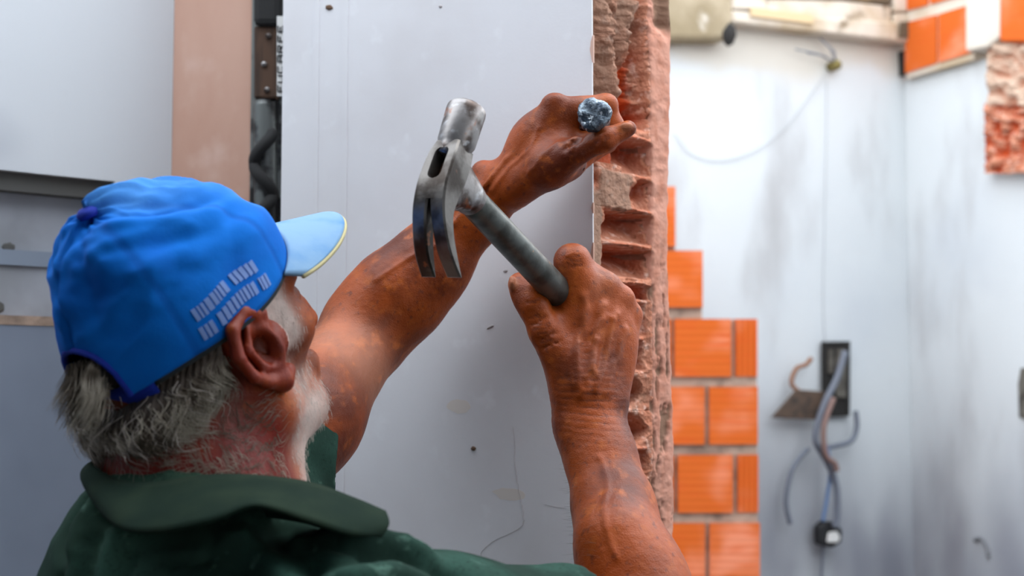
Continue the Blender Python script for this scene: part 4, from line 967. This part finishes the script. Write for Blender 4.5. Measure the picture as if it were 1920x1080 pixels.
# ------------------------------------------------------------------ cap
nA, nT = 200, 80
def cap_pt(ph, t, off=0.0):
    """ph 0 = front, t 0 = rim .. 1 = crown button"""
    c, s = np.cos(ph), np.sin(ph); a = np.where(c > 0, .100, .104)
    th = t*math.pi/2; e = 2/2.35
    hs = np.cos(th)**e; vs = np.sin(th)**e
    cx = -.034*t**1.6
    # panels puff out between the seams, folds sag
    pan = .0012*np.abs(np.sin(3*(ph+math.pi/6)))*np.sin(th*.98)**.7
    x = cx+(a+off+pan)*c*hs; y = (.086+off+pan)*s*hs
    flare = .012*np.exp(-((np.abs(ph)-math.pi)/.32)**2)*np.clip(1-t*5, 0, 1)
    x = x-flare*1.0
    z = (.098+off)*vs+.010*np.cos(2*ph)*np.exp(-t*6)-BACKD*np.exp(-((np.abs(ph)-math.pi)/.85)**2)*(1-t)**1.5
    z = z+.006*np.clip(c, 0, 1)*np.sin(th)**2
    return x, y, z
ph = np.linspace(-math.pi, math.pi, nA, endpoint=False); tt_ = np.linspace(0, 1, nT)**1.0*.995
PH, TT = np.meshgrid(ph, tt_)
x, y, z = cap_pt(PH, TT)
X = np.stack([x, y, z], -1)
q = X.reshape(-1, 3)
w1 = fbm(q*V3(14, 14, 20)+3, 3).reshape(x.shape); w2 = fbm(q*V3(40, 40, 48)+7, 3).reshape(x.shape)
rn_ = q/np.linalg.norm(q*V3(1, 1.3, 1), axis=1)[:, None]
def fold(cph, ct, lph, lt, ang):
    dp = (PH-cph); dt = (TT-ct)*1.3; a = dp*math.cos(ang)+dt*math.sin(ang); b = -dp*math.sin(ang)+dt*math.cos(ang)
    return np.exp(-(a/lph)**2-(b/lt)**2)
# his right side is ph<0? (y>0 is right) so dents sit at positive ph
dent = .75*(.010*fold(1.75, .50, .42, .10, .35)+.007*fold(2.25, .24, .5, .07, -.25)+.006*fold(1.2, .62, .5, .06, .5)+.007*fold(2.7, .5, .12, .35, .2)+.005*fold(1.35, .25, .6, .07, -.5)+.005*fold(.6, .8, .4, .06, .2))
puff = .75*(.007*fold(1.75, .70, .5, .09, .35)+.006*fold(2.3, .38, .5, .07, -.2)+.005*fold(1.0, .42, .5, .09, .2))
w3 = fbm(np.stack([PH.ravel()*1.0+TT.ravel()*1.2, TT.ravel()*3.6-PH.ravel()*.6, 0*PH.ravel()+11], 1), 3).reshape(x.shape)
w4 = 1-2.6*np.abs(fbm(np.stack([PH.ravel()*.9-TT.ravel()*1.4, TT.ravel()*2.9+PH.ravel()*.8, 0*PH.ravel()+4], 1), 2).reshape(x.shape))
disp = (w1*.0035+w2*.0014+w3*.011+np.clip(w4, -.3, 1)*.0035-dent+puff)*np.sin(np.clip(TT*math.pi*1.1, 0, math.pi/2))
sph = (PH+math.pi/6+math.pi/6) % (math.pi/3)
seam = np.exp(-((np.minimum(sph, math.pi/3-sph))*np.cos(TT*math.pi/2)/.035)**2)*(TT < .96)
disp = disp-.0007*seam
q = q+rn_*disp.reshape(-1, 1)
apex = q[(nT-1)*nA:].mean(0)
CW = lambda l: CO+(np.asarray(l)[..., 0:1]*CF+np.asarray(l)[..., 1:2]*HR+np.asarray(l)[..., 2:3]*CU)
vw = CW(q)
seam_a = seam.ravel(); toplit = (np.clip(sm(.25, .9, TT)*np.clip(np.cos(PH)*.9+.25, 0, 1)*.75+.3*sm(.1, .5, w1)*sm(.45, .9, TT), 0, 1)).ravel()
toplit = np.clip(toplit+.8*gauss(q, V3(.085, .02, .055), .035), 0, 1)  # paler blue on the crown's front and top: highlight painted in
fc = []; opening = lambda a, t: abs(abs(a)-math.pi) < .42 and (t < .25*math.sqrt(max(0, 1-((abs(a)-math.pi)/.42)**2)))
idx = np.arange(nA*nT).reshape(nT, nA)
for i in range(nT-1):
    for j in range(nA):
        if opening(ph[j]+math.pi/nA, (tt_[i]+tt_[i+1])/2): continue
        j2 = (j+1) % nA; fc.append([int(idx[i, j]), int(idx[i+1, j]), int(idx[i+1, j2]), int(idx[i, j2])])
fc.append([int(k) for k in idx[-1]][::-1])
capo = newmesh('cap', vw, fc, M['cap'], person, True, {'seam': seam_a, 'top_light': toplit})
so = capo.modifiers.new('s', 'SOLIDIFY'); so.thickness = .0022; so.offset = -1; capo.data.materials.append(M['capdark'])
# button
bt = MB(); bc = apex
bt.ring([[CW(bc+V3(r*math.cos(a*math.pi/8), r*math.sin(a*math.pi/8), h))for a in range(16)] for r, h in ((.0085, -.002), (.0088, .002), (.006, .0045), (.002, .0055))]).build('cap_button', M['strap'], capo, True)
# arch binding and rear strap
arc = []
for a in np.linspace(-.43, .43, 25):
    pa = math.pi+a if a < 0 else -math.pi+a; t = .25*math.sqrt(max(0, 1-(a/.43)**2)); xx, yy, zz_ = cap_pt(np.array(pa), np.array(t)); arc.append(CW(V3(float(xx), float(yy), float(zz_))))
MB().tube(arc, .0026, 8).build('arch_binding', M['strap'], capo, True)
mbs = []; 
for a in np.linspace(-.62, .62, 25):
    pa = math.pi+a if a < 0 else -math.pi+a; xx, yy, zz_ = cap_pt(np.array(pa), np.array(0.0)); o_ = V3(float(xx)+.018*math.exp(-(a/.4)**2), float(yy), float(zz_))
    mbs.append([CW(o_+V3(0, 0, -.010)), CW(o_+V3(0, 0, .008)), CW(o_+V3(.0018, 0, .008)), CW(o_+V3(.0018, 0, -.010))])
MB().ring(mbs).build('cap_strap', M['strap'], capo, True)
# sweat band along the rim
mbs = []
for a in np.linspace(-2.5, 2.5, 80):
    xx, yy, zz_ = cap_pt(np.array(a), np.array(0.0)); x2, y2, z2 = cap_pt(np.array(a), np.array(.06)); o_ = V3(float(xx), float(yy), float(zz_)); o2 = V3(float(x2), float(y2), float(z2))
    k2 = V3(math.cos(a), math.sin(a), 0)*.0012
    mbs.append([CW(o_-k2+V3(0, 0, -.004)), CW(o2-k2*2.5), CW(o2-k2*3.5), CW(o_-k2*3.2+V3(0, 0, -.004))])
MB().ring(mbs).build('sweatband', M['capdark'], capo, True)
# brim
nb_, nr_ = 49, 16; BD = math.radians(-20); rows_ = []
bv = []; 
for j in range(nr_):
    g = j/(nr_-1)
    for i in range(nb_):
        a = (i/(nb_-1)-.5)*2*1.05; ci = V3(.100*math.cos(a), .086*math.sin(a), .0)
        L = .078*max(0.0, math.cos(a*math.pi/2/1.08))**.55
        xx, yy, zz_ = cap_pt(np.array(a), np.array(0.0)); r0 = V3(float(xx), float(yy), float(zz_))
        dx = g*L; p = r0+V3(dx*math.cos(BD), r0[1]*g*.05, dx*math.sin(BD))
        p[2] -= .7*(p[1]**2)*g; bv.append(p)
bq = np.array(bv); bw_ = CW(bq); fcs = []
for j in range(nr_-1):
    for i in range(nb_-1): a = j*nb_+i; fcs.append([a, a+nb_, a+nb_+1, a+1])
br = newmesh('brim', bw_, fcs, M['brim'], capo, True); s_ = br.modifiers.new('s', 'SOLIDIFY'); s_.thickness = .0032; s_.offset = 0
MB().tube([bw_[(nr_-1)*nb_+i]-CU*.0012 for i in range(nb_)], .0020, 6).build('brim_edge', M['brim_edge'], br, True)
# pale illegible print on the cap's side: two rows of worn strokes
vq = vw.reshape(nT, nA, 3)
dU = np.roll(vq, -1, 1)-np.roll(vq, 1, 1); dV = np.gradient(vq, axis=0); cn = np.cross(dU, dV); cn /= np.linalg.norm(cn, axis=2)[..., None]+1e-9
if (cn[20, 150]*(vq[20, 150]-CO)).sum() < 0: cn = -cn
def capat(a, t):
    fj = (a+math.pi)/(2*math.pi)*nA; fi = t/.995*(nT-1); j = int(fj); i = int(fi); u = fj-j; v = fi-i; j2 = (j+1) % nA
    g = lambda A_: (A_[i, j]*(1-u)+A_[i, j2]*u)*(1-v)+(A_[i+1, j]*(1-u)+A_[i+1, j2]*u)*v
    return g(vq), g(cn)
rr_ = random.Random(3)
for row, (t0, t1) in enumerate(((.035, .08), (.105, .155))):
    a = 1.28+.05*row
    while a < 1.98:
        wdt = rr_.uniform(.02, .045)
        if rr_.random() < .95:
            g = MB(); rings = []
            for q_ in range(5):
                aa = a+wdt*q_/4; r_4 = []
                for k_ in range(4):
                    p_, n_ = capat(aa, t0+(t1-t0)*k_/3+.012*math.sin(a*9)); r_4.append(p_+n_*.0009)
                r_5 = [p-capat(aa, t0)[1]*.0014 for p in r_4[::-1]]
                rings.append(r_4+r_5)
            g.ring(rings).build('print_mark', M['logo'], capo)
        a += wdt+rr_.uniform(.010, .014)

# ------------------------------------------------------------------ shirt
sh = SDF()
sh.el(NB-TF*.015+V3(0, 0, -.165), (.125, .19, .185), .05, fr=TFR)
sh.el(NB+TF*.01+V3(0, 0, -.42), (.125, .175, .30), .06, fr=TFR)
sh.rc(NB+V3(0, 0, -.045)-TF*.01, RS+V3(0, 0, -.0), .075, .062, .05)
sh.rc(NB+V3(0, 0, -.045)-TF*.01, LS+V3(0, 0, -.0), .075, .066, .05)
sh.rc(NB+V3(0, 0, -.05), NB+V3(0, 0, -.02), .086, .076, .03)
RSl = RS+(RE-RS)*.62; LSl = P(612, 772, 1.44)
sh.chain([RS, RSl], [.064, .064], .03)
sh.chain([LS, LSl], [.058, .058], .03)
# neck opening and hollow cuffs
sh.rc(NB+V3(0, 0, -.02), NB+V3(0, 0, .10)+TF*.04, .070, .085, .006, '-')
dR = U3(RSl-RS); dL = U3(LSl-LS)
sh.pl(RSl+dR*.012, dR, .002); 
SVt = None
pr_cutR = ('rc', RSl-dR*.05, RSl+dR*.09, .050, .066, .004, '-'); sh.p.append(pr_cutR)
sh.p.append(('rc', LSl-dL*.05, LSl+dL*.10, .050, .064, .004, '-'))
# flat hem planes act only near the cuffs: done by trimming faces after meshing
SDF_pl = [p for p in sh.p if p[0] == 'pl']; sh.p = [p for p in sh.p if p[0] != 'pl']
SV, SF = sh.mesh((-.62, .78, .80), (.30, 1.62, 1.75), .0042, 20, False)
sn = normals(SV, SF)
cutm = ((SV-(RSl+dR*.03))@dR > 0) & (np.linalg.norm(SV-RSl, axis=1) < .16)
hemL = P(640, 770, 1.46)
cutm |= ((SV-P(634, 780, 1.42))@U3((.95, .12, -.10)) > 0) & (np.linalg.norm(SV-LSl, axis=1) < .20)
keep = ~cutm[SF].all(1); SF = SF[keep]
for pp_, nn_ in ((RSl+dR*.03, dR), (P(634, 780, 1.42), U3((.95, .12, -.10)))):
    ctr = RSl if nn_ is dR else LSl; dd_ = (SV-pp_)@nn_; m_ = cutm & (dd_ > 0) & (np.linalg.norm(SV-ctr, axis=1) < .2)
    SV[m_] -= np.outer(dd_[m_], nn_)
fld = fbm((SV-NB)@np.stack([TF*9, TR*9, TZ*9])+4, 3)
ridge = 1-np.abs(fbm((SV-NB)@np.stack([TF*7+TR*6, TR*5-TF*6, TZ*11]).T+2, 3))*2.2
near_ = np.clip((SV[:, 2]-1.2)/.1, 0, 1)
SV = SV+sn*((.006*fld+.006*np.clip(ridge, -1, 1))*near_)[:, None]
def surf_on(Vv, pts, tol=.006):
    out = []
    for p in catmull(pts, 6):
        d_ = p-V3(0, 0, CAMZ); d_ /= np.linalg.norm(d_); rel = Vv-V3(0, 0, CAMZ); al = rel@d_; off = np.linalg.norm(rel-al[:, None]*d_, axis=1); c_ = off < tol
        if c_.any(): out.append(Vv[c_][np.argmin(al[c_])])
    return out
for amp, wd, q in ((-.010, .011, [(528, 968), (620, 1000), (700, 1012), (780, 1040), (840, 1075)]), (.008, .012, [(560, 1010), (640, 1012), (720, 1003), (800, 1030)]), (-.009, .010, [(590, 1046), (660, 1036), (740, 1030), (800, 1052), (850, 1090)]),
                   (.007, .012, [(600, 1075), (680, 1062), (760, 1062), (820, 1090)]), (-.008, .010, [(500, 985), (560, 1030), (600, 1085)]), (.006, .012, [(440, 1000), (500, 1040), (530, 1090)]), (-.006, .010, [(380, 1030), (440, 1060), (470, 1100)]),
                   (-.008, .009, [(196, 955), (165, 1010), (150, 1085)]), (.007, .010, [(178, 930), (140, 985), (118, 1080)]), (-.006, .008, [(160, 920), (118, 985), (95, 1080)]), (.006, .009, [(215, 1000), (190, 1050), (182, 1095)]),
                   (-.006, .008, [(240, 1030), (225, 1060), (222, 1095)]), (.0035, .004, [(188, 985), (240, 1025), (330, 1034), (430, 1010), (480, 985)]), (-.0035, .004, [(184, 1000), (240, 1042), (335, 1050), (440, 1024)])):
    sp_ = surf_on(SV, [P(x, y, 1.0) for x, y in q])
    a_ = np.zeros(len(SV))
    for i in range(len(sp_)-1):
        h_, d_ = seg_t(SV, sp_[i], sp_[i+1]); a_ = np.maximum(a_, np.exp(-(d_/wd)**2))
    SV = SV+sn*(a_*amp)[:, None]
shirt = newmesh('shirt', SV, SF, M['shirt'], person, True, {'trim': gauss(SV, NB+V3(0, 0, 0), .11)})
s_ = shirt.modifiers.new('s', 'SOLIDIFY'); s_.thickness = .0016; s_.offset = 0
# collar: folded band, the near leaf standing out over the shoulder
topc = [P(722, 960, 1.04), P(660, 934, 1.045), P(575, 905, 1.05), P(470, 892, 1.055), P(380, 893, 1.055), P(290, 906, 1.06), P(225, 902, 1.075), P(172, 872, 1.12), P(200, 862, 1.20), P(320, 872, 1.27), P(470, 895, 1.30), P(590, 925, 1.29)]
botc = [P(713, 1006, 1.02), P(655, 1003, 1.000), P(570, 975, .990), P(478, 950, .992), P(395, 978, .985), P(290, 998, .995), P(215, 985, 1.02), P(165, 915, 1.11), P(185, 900, 1.22), P(310, 930, 1.30), P(470, 950, 1.33), P(600, 980, 1.31)]
tc_, bc_ = catmull(topc, 8), catmull(botc, 8); cv = []; nP = len(tc_); nS = 9
cen = np.mean(topc, 0)
for a, b in zip(tc_, bc_):
    o_ = (a+b)/2-cen; o_[2] = 0; o_ /= np.linalg.norm(o_)+1e-9
    inn = a+V3(0, 0, -.030)-o_*.004
    cv.append(inn); cv.append(inn*.5+a*.5-o_*.004)
    for k in range(nS):
        g = k/(nS-1); p = a*(1-g)+b*g+o_*(.006*math.sin(g*math.pi)); cv.append(p)
cv = np.array(cv); wS = nS+2
cv = cv+ (fbm(cv*30, 3)*.0014)[:, None]*V3(.6, -.8, .2)
fcs = [[i*wS+k, i*wS+k+1, (i+1)*wS+k+1, (i+1)*wS+k] for i in range(nP-1) for k in range(wS-1)]
col_ = newmesh('collar', cv, fcs, M['collar'], shirt, True); s_ = col_.modifiers.new('s', 'SOLIDIFY'); s_.thickness = .0026; s_.offset = 0
# neckline seam tape
nk = catmull([P(150, 930, 1.10), P(190, 1003, 1.02), P(250, 1028, .985), P(330, 1035, .975), P(410, 1022, .975)], 8)

# trousers and boots, out of view below
tp = SDF(); hip = V3(NB[0], NB[1], .95)-TF*.02
tp.el(hip, (.125, .17, .14), .05, fr=TFR)
for s in (-1, 1):
    tp.chain([hip+TR*.09*s+V3(0, 0, -.05), hip+TR*.10*s+TF*.02+V3(0, 0, -.45), hip+TR*.11*s+V3(0, 0, -.83)], [.095, .068, .058], .03)
TV, TFc = tp.mesh((-.62, .75, .02), (.20, 1.6, 1.16), .012)
newmesh('trousers', TV, TFc, M['trousers'], person, True)
for s in (-1, 1):
    bt = SDF(); a = hip+TR*.11*s; a = V3(a[0], a[1], .05)
    bt.chain([a+V3(0, 0, .10), a-TF*.02, a+TF*.10+V3(0, 0, -.01), a+TF*.17+V3(0, 0, -.015)], [.05, .05, .043, .035], .03)
    bt.pl(V3(0, 0, .001), V3(0, 0, -1), .002)
    v_, f3 = bt.mesh(a-.3, a+.35, .01); v_[:, 2] = np.maximum(v_[:, 2], .001); newmesh('boot', v_, f3, M['boot'], person, True)

# ------------------------------------------------------------------ hammer
hA = P(850, 330, 1.185); hB = P(1168, 676, 1.48); ax = U3(hB-hA)
hh0 = U3(P(882, 180, 1.21)-P(838, 320, 1.185)); hh = U3(hh0-(hh0@ax)*ax*.75); hw = U3(np.cross(ax, hh))
if hw[0] < 0: hw = -hw
ham = thing('claw_hammer', hA, 'worn steel claw hammer with grey metal handle gripped in the lower fist', 'hammer')
HC = P(824, 306, 1.180)                                       # centre of the eye opening (outer face)
def K(h, a, w_): return HC+hh*h+ax*a+hw*w_
# poll: neck, cylinder, chamfered face
def ringp(h, ca, ra, rw, n=24, sq=1.0, cw=0.0):
    out = []
    for i in range(n):
        t = i*2*math.pi/n; c, s = math.cos(t), math.sin(t); e = 2/(2+2*(sq-1)) if sq > 1 else 1
        out.append(K(h, ca+ra*math.copysign(abs(c)**e, c), cw+rw*math.copysign(abs(s)**e, s)))
    return out
mb = MB()
mb.ring([ringp(.012, .014, .0155, .0125), ringp(.020, .014, .0145, .0128), ringp(.025, .014, .0152, .0152), ringp(.029, .014, .0168, .0168), ringp(.058, .014, .0176, .0176), ringp(.0625, .014, .0172, .0172), ringp(.0645, .014, .0155, .0155)])
mb.build('striking_face', M['steel'], ham, True)
# cheek block around the eye, with the socket running down to the handle
hs = SDF()
fr = np.stack([hh, ax, hw])
sdh = SDF()
def KK(h, a, w_=0): return K(h, a, w_)
# body blade as profile in (h,a), extruded along w: outer curve and inner curve
outer = [(.024, .001), (.010, -.002), (-.006, -.003), (-.022, -.003), (-.040, .002), (-.057, .013), (-.072, .028), (-.083, .047)]
inner = [(.024, .027), (.010, .026), (-.006, .0245), (-.022, .0215), (-.039, .020), (-.054, .0265), (-.068, .0375), (-.0815, .0505)]
hwid = [.0120, .0142, .0150, .0152, .0160, .0172, .0188, .0200]
oc = catmull([(a, b, c) for (a, b), c in zip(outer, hwid)], 6); ic = catmull([(a, b, c) for (a, b), c in zip(inner, hwid)], 6)
nO = len(oc)
split_i = int(nO*.53)
def gap(i):                                                  # half width of the V notch
    if i < split_i: return 0
    g = (i-split_i)/(nO-1-split_i); return .0008+.0052*g**.8
def sect(i, side):
    (h0, a0, wd), (h1, a1, _) = oc[i], ic[i]; g = gap(i)
    w0, w1 = (g, wd) if side > 0 else (-wd, -g)
    if side == 0: w0, w1 = -wd, wd
    c = .0016
    # chamfered octagon section
    da, dh = (a1-a0), (h1-h0); L = math.hypot(da, dh)+1e-9; ua, uh = da/L, dh/L
    return [K(h0, a0, w0+c), K(h0, a0, w1-c), K(h0+uh*c, a0+ua*c, w1), K(h1-uh*c, a1-ua*c, w1), K(h1, a1, w1-c), K(h1, a1, w0+c), K(h1-uh*c, a1-ua*c, w0), K(h0+uh*c, a0+ua*c, w0)]
# eye hole cuts the solid part: build it in pieces left and right of an open slot
e0, e1 = None, None
for i in range(nO):
    if oc[i][0] < .0165 and e0 is None: e0 = i
    if oc[i][0] < -.0165 and e1 is None: e1 = i
mb = MB()
mb.ring([sect(i, 0) for i in range(0, e0+1)])
mb.ring([sect(i, 0) for i in range(e1, split_i+1)])
EW = .0062
def esect(i, side):
    (h0, a0, wd), (h1, a1, _) = oc[i], ic[i]
    r = EW; m_ = .0165-EW; hh_ = h0
    g = r if abs(hh_) < m_ else math.sqrt(max(0.0, r*r-(abs(hh_)-m_)**2))
    w0, w1 = (g, wd) if side > 0 else (-wd, -g); c = .0016 if side > 0 else .0016
    return [K(h0, a0, w0), K(h0, a0, w1-(c if side > 0 else 0)), K(h0, a0+c, w1), K(h1, a1-c, w1), K(h1, a1, w1), K(h1, a1, w0), K(h1, a1-c, w0), K(h0, a0+c, w0)]
def dense(i0, i1, n=26):
    return None
# denser sampling over the eye for a clean oval
oc_s, ic_s = oc, ic
def lerp_curve(cv_, t): i = int(t); f = t-i; i2 = min(i+1, len(cv_)-1); return cv_[i]*(1-f)+cv_[i2]*f
ts = e0+(e1-e0)*(.5-.5*np.cos(np.linspace(0, math.pi, 30)))
for side in (-1, 1):
    rings = []
    for t in ts:
        (h0, a0, wd), (h1, a1, _) = lerp_curve(oc, t), lerp_curve(ic, t); r = EW; m_ = .0162-EW; q_ = abs(h0+.0)
        g = r if q_ < m_ else math.sqrt(max(1e-8, r*r-(q_-m_)**2)) if q_ < m_+r else .0001
        c = .0016
        if side > 0: rings.append([K(h0, a0, g+.0004), K(h0, a0, wd-c), K(h0, a0+c, wd), K(h1, a1-c, wd), K(h1, a1, wd-c), K(h1, a1, g), K(h0, a0+.001, g)])
        else: rings.append([K(h0, a0, -g-.0004), K(h0, a0+.001, -g), K(h1, a1, -g), K(h1, a1, -wd+c), K(h1, a1-c, -wd), K(h0, a0+c, -wd), K(h0, a0, -wd+c)])
    mb.ring(rings)
for side in (-1, 1): mb.ring([sect(i, side) for i in range(split_i, nO)])
hd_o = mb.build('hammer_head', M['claw'], ham, False)
for p_ in hd_o.data.polygons: p_.use_smooth = True
es = hd_o.modifiers.new('e', 'EDGE_SPLIT'); es.split_angle = math.radians(32)
mb = MB(); mb.ring([[K(.0158*math.cos(t)*s, a, .0058*math.sin(t)*s) for t in np.linspace(0, 2*math.pi, 16, endpoint=False)] for s, a in ((1, .020), (1, .0105), (.8, .0095), (.3, .011))]).build('eye_plug', M['eye'], ham, True)
# side lugs / socket
mb = MB()
mb.ring([ringp(.002, .024, .0, .0, 2)]) if False else None
def soc(h, a, rh, rw, n=20, sq=1.6):
    out = []
    for i in range(n):
        t = i*2*math.pi/n; c, s = math.cos(t), math.sin(t); e = 1/sq
        out.append(K(h+rh*math.copysign(abs(c)**e, c), a, rw*math.copysign(abs(s)**e, s)))
    return out
mb = MB(); mb.ring([soc(-.006, .016, .027, .0138), soc(-.005, .026, .0245, .0134), soc(-.003, .040, .0190, .0136, 20, 1.4), soc(-.002, .052, .0150, .0140, 20, 1.2), soc(-.002, .058, .0142, .0142, 20, 1.0)])
so_ = mb.build('socket', M['steel'], ham, True)
HS = K(-.002, .050, 0)
L = np.linalg.norm(hB-HS); dirh = U3(hB-HS)
mb = MB(); mb.tube([HS, HS+dirh*.02, HS+dirh*L*.5, HS+dirh*(L-.012), HS+dirh*(L-.004), HS+dirh*L], [.0128, .0132, .0142, .0150, .0150, .0120], 28)
hn_o = mb.build('handle', M['handle'], ham, True)
mb = MB(); mb.ring([[c+dirh*d for c in [HS+0*dirh+.0138*(math.cos(t)*hw+math.sin(t)*U3(np.cross(dirh, hw))) for t in np.linspace(0, 2*math.pi, 24, endpoint=False)]] for d in (.006, .010)]).build('ferrule', M['steel'], ham, True)
mb = MB(); q0 = hB-dirh*.004
mb.tube([q0, q0+dirh*.006, q0+dirh*.010], [.0152, .0150, .008], 24); mb.build('end_cap', M['chisel'], ham, True)

# ------------------------------------------------------------------ chisel
c0_ = P(1113, 214, 1.376); ctip = P(1152, 262, 1.575); cd_ = U3(ctip-c0_); Lc = np.linalg.norm(ctip-c0_)
chz = thing('cold_chisel', c0_, 'steel chisel with round hammered head gripped in the upper fist against the broken wall', 'chisel')
s1 = U3(np.cross(cd_, V3(0, 0, 1))); s2 = np.cross(s1, cd_); mb = MB(); rings = []
prof = [(.0, .004, .4), (-.0005, .010, .5), (.0003, .0145, 1), (.0025, .0166, 1), (.006, .0165, 1.3), (.0105, .0140, 1), (.014, .0118, .3), (.022, .0112, 0), (Lc*.55, .0112, 0), (Lc*.8, .0105, 0)]
nC = 40
for (d, r, j) in prof:
    rg2 = []
    for i in range(nC):
        t = i*2*math.pi/nC; rr = r*(1+.05*j*math.sin(3*t+1)+.035*j*math.sin(7*t+d*900)+.02*j*math.sin(13*t)); dd_ = d+.0012*j*math.sin(5*t+2)
        rg2.append(c0_+cd_*dd_+(s1*math.cos(t)+s2*math.sin(t))*rr)
    rings.append(rg2)
rings.append([c0_+cd_*Lc+s1*.011*math.copysign(abs(math.cos(i*2*math.pi/nC))**.5, math.cos(i*2*math.pi/nC))+s2*.0012*math.sin(i*2*math.pi/nC) for i in range(nC)])
mb.ring([rings[0], rings[1], rings[2], rings[3], rings[4], rings[5], rings[6]]).build('struck_head', M['chisel'], chz, True)
MB().ring(rings[6:]).build('shank', M['steel'], chz, True)
